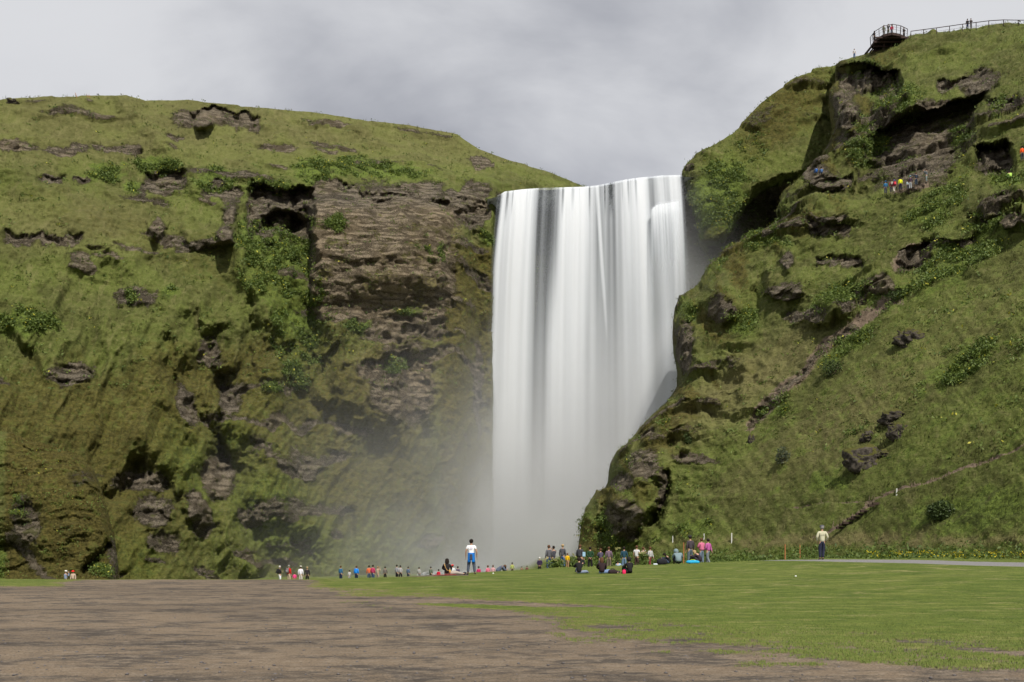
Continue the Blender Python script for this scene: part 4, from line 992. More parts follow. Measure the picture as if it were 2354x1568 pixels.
SI = dict(pel=(0, 0, .14), waist=(0, -.01, .28), chest=(0, .02, .48), nb=(0, .05, .64), neck=(0, .08, .70), head=(0, .11, .80), top=(0, .11, .865),
          sh=(.165, .05, .60), el=(.25, .20, .38), wr=(.12, .42, .44), hip=(.10, .05, .13), kn=(.17, .42, .46), an=(.13, .60, .09), toe=(.14, .74, .04))
def var(base, **k): d = dict(base); d.update(k); return mir(d)
POSES = {
 'stand': var(ST), 'apart': var(ST, kn=(.13, .02, .5), an=(.17, -.02, .09), toe=(.20, .14, .035), el=(.26, -.03, 1.14), wr=(.27, .04, .90)),
 'pockets': var(ST, el=(.27, -.06, 1.15), wr=(.20, .10, .96), l_an=(-.10, -.02, .09), l_kn=(-.10, .02, .5), r_an=(.03, -.03, .09), r_kn=(.07, .03, .5), r_toe=(.05, .14, .035)),
 'behind': var(ST, el=(.24, -.09, 1.14), wr=(.06, -.17, .96)),
 'photo': var(ST, el=(.22, .16, 1.22), wr=(.08, .28, 1.50)),
 'point': var(ST, l_el=(-.36, .12, 1.40), l_wr=(-.58, .2, 1.46)),
 'walk': var(ST, r_kn=(.09, .16, .52), r_an=(.09, .22, .10), r_toe=(.10, .39, .06), l_kn=(-.09, -.04, .50), l_an=(-.09, -.26, .14), l_toe=(-.09, -.12, .05), r_wr=(.22, -.12, .93), l_wr=(-.24, .18, .96)),
 'folded': var(ST, el=(.24, .06, 1.16), r_wr=(-.05, .17, 1.20), l_wr=(.05, .20, 1.17)),
 'bend': var(ST, pel=(0, -.12, .93), waist=(0, -.02, 1.06), chest=(0, .16, 1.20), nb=(0, .28, 1.28), neck=(0, .34, 1.29), head=(0, .42, 1.28), top=(0, .46, 1.24), sh=(.165, .25, 1.24), el=(.22, .38, 1.02), wr=(.08, .52, 1.05), hip=(.09, -.12, .88)),
 'sit': var(SI), 'sit_phone': var(SI, l_el=(-.27, .16, .42), l_wr=(-.14, .36, .42), r_el=(.30, .22, .62), r_wr=(.22, .40, .84), r_kn=(.42, .30, .16), r_an=(.52, .62, .08), r_toe=(.60, .72, .06), l_kn=(-.10, .45, .34), l_an=(.02, .60, .08), l_toe=(.05, .72, .05)),
 'sit_out': var(SI, r_kn=(.52, .28, .15), r_an=(.92, .42, .08), r_toe=(1.02, .46, .17), l_kn=(.42, .40, .20), l_an=(.84, .56, .08), l_toe=(.94, .60, .17), r_el=(.24, .16, .38), r_wr=(.16, .34, .24), l_wr=(-.05, .36, .26)),
 'sit_hunch': var(SI, chest=(-.02, .10, .46), nb=(-.04, .20, .58), neck=(-.05, .26, .61), head=(-.07, .33, .66), top=(-.08, .36, .71), sh=(.16, .17, .55), el=(.25, .30, .34), wr=(.12, .45, .42)),
 'kneel': var(SI, pel=(0, 0, .30), waist=(0, .02, .44), chest=(0, .06, .64), nb=(0, .10, .80), neck=(0, .12, .86), head=(0, .15, .96), top=(0, .15, 1.03), sh=(.165, .08, .76), el=(.24, .20, .54), wr=(.12, .38, .6), hip=(.1, .02, .28), kn=(.16, .36, .09), an=(.14, -.12, .09), toe=(.13, -.2, .05)),
}
def chain(J, parts):
    pts, edges, rad = [], [], []; idx = {}
    for k, r in parts['n']:
        idx[k] = len(pts); pts.append(J[k] if k in J else parts['x'][k]); rad.append(r)
    for a, b in parts['e']: edges.append((idx[a], idx[b]))
    return pts, edges, rad, idx
def lerp(a, b, t): return a+(b-a)*t
def body_mesh(J):
    N = [('pel', .115), ('waist', .105), ('chest', .125), ('nb', .065), ('neck', .052), ('head', .088), ('top', .07)]
    E = [('pel', 'waist'), ('waist', 'chest'), ('chest', 'nb'), ('nb', 'neck'), ('neck', 'head'), ('head', 'top')]; Xx = {}
    up = (J['top']-J['neck']).normalized(); fw = V3((0, 1, 0)) if abs(up.y) < .7 else V3((0, .4, -.9))
    Xx['nose'] = J['head']+fw*.105-up*.02; N.append(('nose', .014)); E.append(('head', 'nose'))
    Xx['chin'] = J['head']+fw*.055-up*.075; N.append(('chin', .036)); E.append(('head', 'chin'))
    for s, sg in (('l_', -1), ('r_', 1)):
        Xx[s+'ear'] = J['head']+V3((sg*.092, -.005, -.01)); N.append((s+'ear', .016)); E.append(('head', s+'ear'))
        N += [(s+'sh', .062), (s+'el', .043), (s+'wr', .027), (s+'hip', .088), (s+'kn', .056), (s+'an', .038), (s+'toe', .032)]
        E += [('chest', s+'sh'), (s+'sh', s+'el'), (s+'el', s+'wr'), ('pel', s+'hip'), (s+'hip', s+'kn'), (s+'kn', s+'an'), (s+'an', s+'toe')]
        d = (J[s+'wr']-J[s+'el']).normalized(); side = d.cross(V3((1, 0, 0)) if abs(d.x) < .8 else V3((0, 0, 1))).normalized(); curl = d.cross(side).normalized()*(-sg)
        palm = J[s+'wr']+d*.055; Xx[s+'palm'] = palm; N.append((s+'palm', .028)); E.append((s+'wr', s+'palm'))
        for f_, (o_, L_) in enumerate([(-.030, .062), (-.010, .075), (.010, .070), (.030, .055)]):
            a = palm+side*o_+d*.035; b = a+d*L_*.55+curl*.010; c = b+d*L_*.35+curl*.022
            for nm, q, rr_ in (('a', a, .0095), ('b', b, .0085), ('c', c, .0075)): Xx[f'{s}f{f_}{nm}'] = q; N.append((f'{s}f{f_}{nm}', rr_))
            E += [(s+'palm', f'{s}f{f_}a'), (f'{s}f{f_}a', f'{s}f{f_}b'), (f'{s}f{f_}b', f'{s}f{f_}c')]
        a = palm-side*.036-d*.015; b = a-side*.02+d*.035+curl*.012; Xx[s+'ta'] = a; Xx[s+'tb'] = b; N += [(s+'ta', .011), (s+'tb', .009)]; E += [(s+'palm', s+'ta'), (s+'ta', s+'tb')]
    pts, ed, rad, idx = chain(J, {'n': N, 'e': E, 'x': Xx})
    return skin_mesh('body', pts, ed, rad, idx['pel'], 1)
def top_mesh(J, sleeve, bulk=1.0, long_=False):
    N = [('pel2', .168*bulk), ('waist', .150*bulk), ('chest', .160*bulk), ('nb', .085)]; E = [('pel2', 'waist'), ('waist', 'chest'), ('chest', 'nb')]; Xx = {'pel2': lerp(J['pel'], J['waist'], -.55 if long_ else -.3)}
    for s in ('l_', 'r_'):
        N += [(s+'sh', .078*bulk), (s+'el2', .058*bulk)]; E += [('chest', s+'sh'), (s+'sh', s+'el2')]
        if sleeve == 'short': Xx[s+'el2'] = lerp(J[s+'sh'], J[s+'el'], .62)
        else: Xx[s+'el2'] = J[s+'el']; Xx[s+'wr2'] = lerp(J[s+'el'], J[s+'wr'], .95); N.append((s+'wr2', .042*bulk)); E.append((s+'el2', s+'wr2'))
    pts, ed, rad, idx = chain(J, {'n': N, 'e': E, 'x': Xx}); m = skin_mesh('jacket' if sleeve != 'short' else 'shirt', pts, ed, rad, idx['pel2'], 2)
    return m
def trouser_mesh(J):
    N = [('pel', .158), ('w2', .140)]; E = [('pel', 'w2')]; Xx = {'w2': lerp(J['pel'], J['waist'], .45)}
    for s in ('l_', 'r_'):
        Xx[s+'an2'] = lerp(J[s+'kn'], J[s+'an'], .9); N += [(s+'hip', .122), (s+'kn', .084), (s+'an2', .066)]; E += [('pel', s+'hip'), (s+'hip', s+'kn'), (s+'kn', s+'an2')]
    pts, ed, rad, idx = chain(J, {'n': N, 'e': E, 'x': Xx}); return skin_mesh('trousers', pts, ed, rad, idx['pel'], 2)
def shoe_mesh(J, s):
    a, t_ = J[s+'an'], J[s+'toe']; d = (t_-a); pts = [a+V3((0, 0, .02)), a+V3((0, 0, -.035))-d*.25, lerp(a, t_, .55)+V3((0, 0, -.012)), t_+V3((0, 0, .005))+d*.15]
    return skin_mesh('shoe', pts, [(0, 1), (1, 2), (2, 3)], [.048, .042, .05, .038], 1, 1)
def blob_mesh(name, c, r, up, back=None, cut=None, seed=0, amp=.08):
    bm = bmesh.new(); bmesh.ops.create_icosphere(bm, subdivisions=3, radius=1); q = V3((0, 0, 1)).rotation_difference(up)
    for v in bm.verts:
        n_ = float(fbm(np.array([v.co.x*2.]), np.array([v.co.y*2.]), np.array([v.co.z*2.]), 2, seed)[0])
        k = V3((v.co.x*r[0], v.co.y*r[1], v.co.z*r[2]))*(1+amp*n_)
        if cut and k.y > cut[0] and k.z < cut[1]: k.y = cut[0]*.4; k *= .82
        v.co = q @ k + c
    me = bpy.data.meshes.new(name); bm.to_mesh(me); bm.free(); me.polygons.foreach_set('use_smooth', np.ones(len(me.polygons), bool)); me.materials.append(None); return me
def headgear(J, kind):
    up = (J['top']-J['neck']).normalized(); h = lerp(J['head'], J['top'], .35); y = V3((0, 1, 0))
    if kind == 'short': return [('hair', blob_mesh('hair', h+V3((0, -.018, .012)), (.103, .112, .108), up, cut=(.045, .03), seed=1))]
    if kind == 'long':
        a = blob_mesh('hair', h+V3((0, -.02, .01)), (.108, .115, .112), up, cut=(.045, .03), seed=2)
        bm = bmesh.new(); bm.from_mesh(a)
        for v in bm.verts:
            rel = v.co-h
            if rel.z < .0 and rel.y < .03: v.co.z = h.z+rel.z*2.9; v.co.y = h.y+rel.y*.9-.035; v.co.x = h.x+rel.x*1.12
        bm.to_mesh(a); bm.free(); return [('hair', a)]
    if kind == 'hood': return [('hood', blob_mesh('hood', h+V3((0, -.02, -.005)), (.13, .14, .15), up, cut=(.075, .06), seed=3))]
    if kind in ('cap', 'hat'):
        out = [('hair', blob_mesh('hair', h+V3((0, -.018, -.002)), (.100, .108, .098), up, cut=(.045, .03), seed=1))]
        bm = bmesh.new(); rr_ = .112
        prof = [(rr_+(.055 if kind == 'hat' else .0), -.012), (rr_, .0), (rr_*.98, .05), (rr_*.75, .085), (.0, .10)]
        rings = []
        for (r_, z_) in prof[:-1]:
            rings.append([bm.verts.new((math.cos(a_)*r_, math.sin(a_)*r_*1.08+(.05 if kind == 'cap' and z_ < 0 and math.sin(a_) > .4 else 0), z_)) for a_ in [2*math.pi*k/16 for k in range(16)]])
        tp = bm.verts.new((0, 0, .10))
        for a_, b_ in zip(rings[:-1], rings[1:]):
            for k in range(16): bm.faces.new((a_[k], a_[(k+1) % 16], b_[(k+1) % 16], b_[k]))
        for k in range(16): bm.faces.new((rings[-1][k], rings[-1][(k+1) % 16], tp))
        q = V3((0, 0, 1)).rotation_difference(up)
        for v in bm.verts: v.co = q @ v.co + J['head']+up*.045
        me = bpy.data.meshes.new(kind); bm.to_mesh(me); bm.free(); me.polygons.foreach_set('use_smooth', np.ones(len(me.polygons), bool)); me.materials.append(None)
        return out+[('hat' if kind == 'hat' else 'cap', me)]
    return []
_cache = {}
def cached(key, fn):
    if key not in _cache: _cache[key] = fn()
    return _cache[key]
def cloth(col, rough=.85): return simple('cloth_%d_%d_%d' % tuple(int(c*255) for c in col), col, rough, .15, .22, 14)
SKIN = simple('skin', (.42, .25, .17), .6, .3, .06, 20)
def put(name, me, mat, root):
    o = link(name, me, root)
    o.material_slots[0].link = 'OBJECT'; o.material_slots[0].material = mat
    return o
HAIR = {'dark': (.018, .013, .011), 'brown': (.10, .05, .028), 'white': (.55, .53, .50), 'blond': (.35, .25, .13), 'grey': (.25, .24, .23)}
def person(loc, H, pose, label, top, legs, hair='dark', head='short', rz=0.0, sleeve='long', bulk=1.0, shoes=(.03, .03, .035), hatc=(.3, .3, .3), group=None, long_=False):
    J = POSES[pose]; base = 1.755 if POSES[pose]['top'].z > 1.2 or pose == 'bend' else 1.755
    r = empty('person', loc, rz, label=label, cat='person', group=group); r.scale = (H/base,)*3
    put('body', cached(('b', pose), lambda: body_mesh(J)), SKIN, r)
    put('shirt' if sleeve == 'short' else 'jacket', cached(('t', pose, sleeve, bulk, long_), lambda: top_mesh(J, sleeve, bulk, long_)), cloth(top), r)
    put('trousers', cached(('l', pose), lambda: trouser_mesh(J)), cloth(legs), r)
    for s in ('l_', 'r_'): put('shoe', cached(('s', pose, s), lambda: shoe_mesh(J, s)), cloth(shoes), r)
    for nm, me in cached(('h', pose, head), lambda: headgear(J, head)):
        put(nm, me, cloth(top if nm == 'hood' else hatc) if nm in ('hood', 'cap', 'hat') else cloth(HAIR[hair]), r)
    return r
def backpack(pr, pose, col, label, H):
    """stands on the wearer's back"""
    J = POSES[pose]; s = H/1.755; c = lerp(J['waist'], J['chest'], .75)+V3((0, -.22, 0))
    M = Matrix.Rotation(pr.rotation_euler.z, 4, 'Z'); r = empty('backpack', pr.location+(M @ c)*s, pr.rotation_euler.z, label=label, cat='backpack'); r.scale = (s,)*3
    bm = bmesh.new(); box(bm, (0, 0, 0), (.30, .17, .46)); bm_obj('pack_body', bm, cloth(col), r, True, .05)
    bm = bmesh.new(); box(bm, (0, -.10, -.06), (.22, .07, .22)); bm_obj('front_pocket', bm, cloth(tuple(min(1, c_*1.5) for c_ in col)), r, True, .025)
    for sx in (-1, 1):
        bm = bmesh.new(); tube(bm, [(sx*.11, .07, -.16), (sx*.14, .2, -.04), (sx*.13, .32, .12), (sx*.12, .2, .25), (sx*.1, .08, .2)], .018, .018, 6); bm_obj('strap', bm, cloth((.03, .03, .03)), r, True)
    return r
def on_ground(px, Y, head_py=None, H=1.75, hfac=1.0):
    g = gpt(px, Y)
    if head_py is not None: H = (CAMZ+(HY-head_py)/F*Y-g.z)/hfac
    return g, H
def crowd(px, hy, Y, pose, label, **k):
    hf = POSES[pose]['top'].z/1.755+.045; k.setdefault('rz', R(37*math.sin(px*1.7)) if pose in ('stand', 'folded', 'photo', 'walk') and px not in (1083, 1889) else 0.0)
    g, H = on_ground(px, Y, hy, hfac=hf); H0 = H; kid = k.pop('kid', False)
    lo, hi = (1.05, 1.45) if kid else ((1.42, 1.88) if pose.startswith('sit') else (1.55, 1.9)); H = min(max(H, lo), hi)
    p = person(g+V3((0, 0, -.01)), H, pose, label, **k); return p, H
K = (.018, .017, .018); NAVY = (.02, .03, .06); JEAN = (.05, .08, .15)
# the three main figures on the lawn
g = gpt(1083, 45.7)
p, H = crowd(1083, 1238, 45.7, 'apart', 'tall standing person seen from behind, white T-shirt and blue jacket tied round the waist', top=(.80, .80, .83), legs=(.075, .09, .12), sleeve='short', hair='dark', shoes=(.03, .05, .07))
def lathe_panel(name, rings, mat, parent):
    bm = bmesh.new(); prev = None
    for ring in rings:
        vs = [bm.verts.new(q) for q in ring]
        if prev:
            for k in range(len(vs)-1): bm.faces.new((prev[k], prev[k+1], vs[k+1], vs[k]))
        prev = vs
    o = bm_obj(name, bm, mat, parent, True); m = o.modifiers.new('s', 'SOLIDIFY'); m.thickness = .012; return o
def skirt(rw, rd, z0, z1, flare, a0, a1, n=22, notch=0.0):
    rings = []
    for i in range(9):
        t_ = i/8; z = z0+(z1-z0)*t_
        ring = []
        for k in range(n):
            a = a0+(a1-a0)*k/(n-1); f = 1+flare*t_+.05*math.sin(a*9)*t_; zz_ = z+notch*t_*abs(math.cos(a*1.0+math.pi/2))**.5*0
            nt_ = notch*t_*math.exp(-((a-(a0+a1)/2)/.22)**2)
            ring.append((math.cos(a)*rw*f, math.sin(a)*rd*f, zz_+nt_))
        rings.append(ring)
    return rings
BLUE = (.01, .17, .60)
lathe_panel('tied_jacket', skirt(.165, .165, 1.06, .62, .12, R(180), R(360), notch=.14), cloth(BLUE), p)
lathe_panel('jacket_lining', skirt(.178, .18, 1.02, .74, .10, R(248), R(290)), cloth((.05, .055, .08)), p)
bm = bmesh.new(); tube(bm, [(.155*math.cos(a_), .15*math.sin(a_), 1.06) for a_ in [i*math.pi/12 for i in range(25)]], .024, .024, 8); bm_obj('tied_sleeves', bm, cloth(BLUE), p, True)
bm = bmesh.new(); box(bm, (-.01, -.155, 1.335), (.13, .008, .016)); bm_obj('shirt_print', bm, cloth((.7, .12, .2)), p)
bm = bmesh.new(); box(bm, (.01, -.152, 1.295), (.14, .008, .014)); bm_obj('shirt_print', bm, cloth((.1, .12, .5)), p)
p, H = crowd(1889, 1206, 51.5, 'pockets', 'standing person in beige shirt, dark trousers and grey hat at the grey path', top=(.50, .48, .34), legs=(.025, .028, .05), head='cap', hatc=(.10, .10, .11), hair='grey', long_=True)
bm = bmesh.new(); box(bm, (0, -.150, 1.30), (.24, .012, .016)); bm_obj('shirt_yoke', bm, cloth((.22, .21, .14)), p)
p, H = crowd(1027, 1289, 45.3, 'sit_out', 'long-haired person in black sitting on a red mat left of the blue jacket', top=K, legs=(.35, .31, .27), head='long', hair='brown', H=None) if False else crowd(1027, 1289, 45.3, 'sit_out', 'long-haired person in black sitting on a red mat left of the blue jacket', top=K, legs=(.35, .31, .27), head='long', hair='dark')
bm = bmesh.new(); tube(bm, [(-.13, -.10, .66), (-.08, -.17, .48), (.0, -.165, .32), (.12, -.15, .26)], .014, .014, 6); bag = bm_obj('bag_strap', bm, cloth((.55, .35, .12)), None, True)
r = empty('shoulder_bag', p.location, label='tan shoulder bag slung across the back of the long-haired sitter', cat='bag'); bag.parent = r; r.scale = p.scale
bm = bmesh.new(); box(bm, (.17, -.12, .24), (.10, .08, .20)); bm_obj('bag_body', bm, cloth((.55, .35, .12)), r, True, .03)
def mat_on(px, Y, w_, d_, col, label):
    g = gpt(px, Y); xs = np.linspace(-w_/2, w_/2, 14); y_ = np.linspace(-d_/2, d_/2, 8); xx, yy = np.meshgrid(xs, y_); zz_ = gz(xx+g.x, yy+g.y)+.035+.012*fbm(xx*4, yy*4, 0, 2, 1)
    me = np_mesh('picnic_mat', np.stack([xx+g.x, yy+g.y, zz_], -1).reshape(-1, 3), grid_faces(8, 14), None, cloth(col)); o = tag(link('picnic_mat', me), label, 'mat'); m = o.modifiers.new('s', 'SOLIDIFY'); m.thickness = .01
mat_on(1022, 45.2, 1.0, .45, (.35, .06, .05), 'dark red mat under the long-haired sitter')
# three sitters in dark clothes
crowd(1331, 1288, 45.2, 'sit_phone', 'sitter in black holding up a tablet, leftmost of three dark sitters', top=K, legs=(.20, .24, .33), head='short', hair='dark')
g = gpt(1331, 45.2); r = empty('tablet', g+V3((.24, .44, .88)), R(-20), label='pale blue tablet held up by a sitter in black', cat='tablet')
bm = bmesh.new(); box(bm, (0, 0, 0), (.13, .012, .20)); bm_obj('case', bm, cloth((.35, .55, .72)), r, False, .004); bm = bmesh.new(); box(bm, (0, .0075, 0), (.112, .003, .18)); bm_obj('screen', bm, simple('screen_glass', (.05, .06, .08), .15, .5), r)
crowd(1383, 1285, 45.2, 'sit_out', 'curly brown-haired sitter in dark brown, middle of three dark sitters', top=(.030, .018, .020), legs=(.16, .23, .38), head='long', hair='brown', bulk=1.2)
crowd(1447, 1295, 45.2, 'sit', 'sitter in a black hooded jacket, rightmost of three dark sitters', top=K, legs=K, head='hood', rz=R(20))
def bag(name, px, Y, s, col, label, dz=0.0, c2=None, rz=0.0):
    g = gpt(px, Y); r = empty(name, g+V3((0, 0, dz)), rz, label=label, cat='bag')
    bm = bmesh.new(); bmesh.ops.create_icosphere(bm, subdivisions=3, radius=1)
    for v in bm.verts:
        v.co = V3((math.copysign(abs(v.co.x)**.7, v.co.x)*s[0]/2, math.copysign(abs(v.co.y)**.7, v.co.y)*s[1]/2, (math.copysign(abs(v.co.z)**.8, v.co.z)*.5+.48)*s[2]+.03*math.sin(v.co.x*7)*s[2]))
    bm_obj('bag_body', bm, cloth(col), r, True)
    bm = bmesh.new(); tube(bm, [(-s[0]*.25, 0, s[2]*.85), (-s[0]*.1, 0, s[2]*1.15), (s[0]*.1, 0, s[2]*1.15), (s[0]*.25, 0, s[2]*.85)], .015, .015, 6); bm_obj('handle', bm, cloth(c2 or (.03, .03, .03)), r, True)
    return r
bag('bag', 1434, 44.9, (.16, .14, .22), (.75, .03, .12), 'small bright pink bag beside the black hooded sitter')
bag('bag', 1408, 45.1, (.42, .26, .22), (.03, .02, .022), 'dark bag lying between the brown-haired and hooded sitters')
# sitters in front of the right slope
crowd(1559, 1262, 57, 'sit_hunch', 'sitter in grey-blue jacket with dark hood, centre of the right lawn group', top=(.17, .23, .25), legs=(.03, .03, .04), head='hood', bulk=1.3)
crowd(1538, 1274, 57.6, 'sit_hunch', 'sitter in black leaning behind the grey-blue jacket', top=K, legs=(.04, .06, .10), rz=R(70), head='short')
crowd(1608, 1264, 57.5, 'sit_hunch', 'fair-haired sitter in dark jacket on the right of the lawn group', top=(.035, .025, .035), legs=(.03, .03, .04), rz=R(55), head='long', hair='blond')
bag('bag', 1592, 56.6, (.75, .3, .20), (.03, .36, .62), 'bright blue bag in front of the fair-haired sitter', c2=(.5, .6, .02))
bag('bag', 1521, 57.0, (.6, .35, .36), (.02, .02, .025), 'black bag left of the sitters by the right slope')
bag('bag', 1506, 56.8, (.25, .12, .10), (.6, .65, .72), 'small white pouch at the left end of the black bag')
# standing crowd by the foot of the spur
C_ = 'standing onlookers in front of the spur'
for (px, hy, Y, pose, lb, kw) in [
 (1261, 1252, 70, 'stand', 'grey jacket and jeans, leftmost of the standing group before the mist', dict(top=(.10, .10, .115), legs=JEAN, hair='brown')),
 (1272, 1254, 71, 'photo', 'dark grey jacket raising a camera beside the leftmost onlooker', dict(top=(.06, .06, .075), legs=JEAN)),
 (1293, 1250, 69, 'stand', 'charcoal jacket, jeans and fair hair, left of the yellow jacket', dict(top=(.085, .085, .10), legs=(.06, .10, .19), hair='blond')),
 (1304, 1279, 68, 'stand', 'child in a bright yellow jacket beside the standing adults', dict(top=(.80, .47, .01), legs=(.30, .18, .10), kid=True, hair='brown')),
 (1333, 1251, 70, 'stand', 'broad dark grey jacket standing behind the sitter with the tablet', dict(top=(.05, .05, .06), legs=(.03, .03, .035), bulk=1.25, hair='brown')),
 (1356, 1256, 71, 'behind', 'black and green jacket standing right of the broad dark grey one', dict(top=(.02, .055, .028), legs=K)),
 (1380, 1262, 70, 'folded', 'shorter person in slate purple behind the brown-haired sitter', dict(top=(.08, .07, .11), legs=(.08, .075, .09), hair='brown')),
 (1399, 1256, 71, 'stand', 'mauve jacket and brown trousers standing between purple and teal', dict(top=(.16, .11, .15), legs=(.14, .11, .09), hair='brown', head='short')),
 (1434, 1256, 69, 'stand', 'dark teal jacket and light jeans standing on the crest', dict(top=(.02, .06, .09), legs=(.13, .20, .30))),
 (1422, 1284, 68.5, 'sit_hunch', 'crouching child in pale blue beside the dark teal jacket', dict(top=(.30, .38, .5), legs=(.25, .32, .42), kid=True)),
 (1463, 1253, 70, 'stand', 'white shirt and dark trousers standing left of the pale grey top', dict(top=(.62, .61, .62), legs=(.06, .035, .03), sleeve='short', hair='brown')),
 (1478, 1258, 71, 'photo', 'pale grey top and maroon trousers with hands raised', dict(top=(.34, .34, .35), legs=(.10, .02, .025), hair='brown')),
 (1494, 1258, 70, 'walk', 'pale grey top with dark red trousers, rightmost of the standing row', dict(top=(.42, .42, .42), legs=(.16, .03, .04), hair='brown')),
 (1586, 1229, 64, 'stand', 'dark cap and black jacket standing behind the lawn sitters', dict(top=(.06, .05, .06), legs=(.10, .13, .16), head='cap', hatc=(.03, .03, .03))),
 (1612, 1236, 64, 'folded', 'wide pink jacket and pale jeans standing behind the lawn sitters', dict(top=(.52, .14, .24), legs=(.14, .18, .24), hair='brown', bulk=1.3)),
 (1627, 1237, 65, 'walk', 'magenta jacket and grey jeans walking right of the pink jacket', dict(top=(.42, .10, .30), legs=(.16, .18, .2), hair='dark'))]:
    crowd(px, hy, Y, pose, 'person in '+lb if not lb.startswith(('child', 'crouch', 'shorter', 'wide', 'broad')) else lb, **kw)
# people along the far side of the crest, below the mist
for (px, hy, Y, pose, lb, kw) in [
 (151, 1313, 84, 'photo', 'person in blue-grey with white cap and raised arm, far left', dict(top=(.22, .27, .38), legs=JEAN, head='cap', hatc=(.8, .8, .8), hair='brown')),
 (168, 1317, 84, 'stand', 'person in pale beige coat and red hat, far left', dict(top=(.45, .34, .27), legs=K, head='hat', hatc=(.7, .02, .02), rz=R(180))),
 (643, 1300, 98, 'folded', 'white-haired person in black vest and white trousers', dict(top=(.03, .03, .035), legs=(.65, .68, .72), hair='white', rz=R(-60))),
 (664, 1298, 98, 'stand', 'grey-haired person in red and black jacket and khaki trousers', dict(top=(.55, .02, .02), legs=(.42, .33, .24), hair='grey')),
 (677, 1315, 92, 'stand', 'child in bright pink between the red and white jackets', dict(top=(.70, .06, .22), legs=(.3, .05, .1), hair='brown', kid=True)),
 (691, 1300, 97, 'stand', 'person in a white jacket and pale hat left of the black jacket', dict(top=(.72, .70, .78), legs=(.5, .45, .42), head='cap', hatc=(.5, .48, .42))),
 (706, 1302, 98, 'stand', 'blond person in black jacket, right end of the left group', dict(top=(.03, .025, .03), legs=K, hair='blond')),
 (783, 1300, 112, 'stand', 'person in dark blue jacket, left of two blue jackets in the mist', dict(top=(.04, .14, .27), legs=NAVY, hair='brown')),
 (803, 1310, 110, 'stand', 'small child in pale grey between the blue jackets', dict(top=(.42, .42, .42), legs=(.3, .3, .3), kid=True)),
 (819, 1300, 110, 'stand', 'person in vivid sky-blue raincoat', dict(top=(.02, .22, .72), legs=NAVY, bulk=1.3, hair='brown')),
 (848, 1299, 112, 'stand', 'person in orange and pink jacket left of the striped shirt', dict(top=(.60, .14, .06), legs=JEAN)),
 (857, 1298, 111, 'stand', 'person in red jacket with pale stripes near the mist', dict(top=(.42, .05, .12), legs=JEAN, bulk=1.2)),
 (868, 1301, 113, 'photo', 'person in beige coat right of the striped red jacket', dict(top=(.44, .36, .26), legs=(.3, .25, .2), hair='blond')),
 (885, 1302, 118, 'stand', 'person in brown-grey jacket left of the pale grey pair', dict(top=(.14, .12, .11), legs=K)),
 (912, 1297, 118, 'stand', 'person in pale grey jacket, taller of the pale pair', dict(top=(.30, .30, .33), legs=K)),
 (920, 1299, 119, 'walk', 'person in white and grey jacket, shorter of the pale pair', dict(top=(.38, .37, .38), legs=K)),
 (938, 1302, 120, 'stand', 'person in slate blue jacket in the hazy row', dict(top=(.10, .15, .24), legs=NAVY)),
 (963, 1303, 121, 'walk', 'person in pale jacket walking in the hazy row', dict(top=(.35, .35, .34), legs=(.2, .2, .2))),
 (990, 1302, 118, 'stand', 'person in faded green jacket in the hazy row', dict(top=(.14, .17, .13), legs=K)),
 (1008, 1304, 98, 'stand', 'dark-haired child in red left of the long-haired sitter', dict(top=(.55, .02, .05), legs=K, kid=True)),
 (1040, 1297, 99, 'stand', 'person in white with a red hat behind the long-haired sitter', dict(top=(.60, .62, .66), legs=(.2, .2, .25), head='hat', hatc=(.65, .05, .05))),
 (1052, 1301, 105, 'stand', 'person in dark violet jacket right of the red hat', dict(top=(.09, .07, .13), legs=K)),
 (1100, 1301, 100, 'stand', 'person in crimson jacket just right of the tall standing person', dict(top=(.50, .03, .14), legs=NAVY)),
 (1121, 1299, 100, 'walk', 'person in rose pink jacket left of the bending photographer', dict(top=(.60, .16, .24), legs=K, hair='brown')),
 (1133, 1300, 104, 'stand', 'person in pale pink jacket nearest the bending photographer', dict(top=(.55, .30, .33), legs=JEAN, hair='brown')),
 (1177, 1303, 112, 'stand', 'person in faded yellow-green jacket right of the dark-haired woman', dict(top=(.34, .38, .12), legs=K)),
 (1199, 1304, 104, 'stand', 'child in brown jacket, left of the small child in dark red', dict(top=(.22, .13, .09), legs=K, kid=True)),
 (1211, 1306, 100, 'stand', 'small child in dark red left of the purple coat', dict(top=(.18, .07, .07), legs=K, kid=True)),
 (1240, 1283, 88, 'behind', 'white-haired person in dark purple coat, hands clasped behind the back', dict(top=(.035, .022, .055), legs=K, hair='white', bulk=1.15)),
 (1160, 1299, 88, 'stand', 'dark-haired woman in black beside the bending photographer', dict(top=K, legs=K, head='long'))]:
    if px == 1160: kw['rz'] = R(60)
    pr, H = crowd(px, hy, Y, pose, lb, **kw)
    if px == 643: backpack(pr, pose, (.02, .02, .022), 'black backpack on the white-haired person in the vest', H)
    if px == 664: backpack(pr, pose, (.16, .14, .15), 'grey backpack on the red and black jacket', H)
crowd(1146, 1300, 64, 'bend', 'photographer in slate grey jacket bending forward', top=(.09, .11, .16), legs=K, rz=R(-75), hair='brown', bulk=1.2)
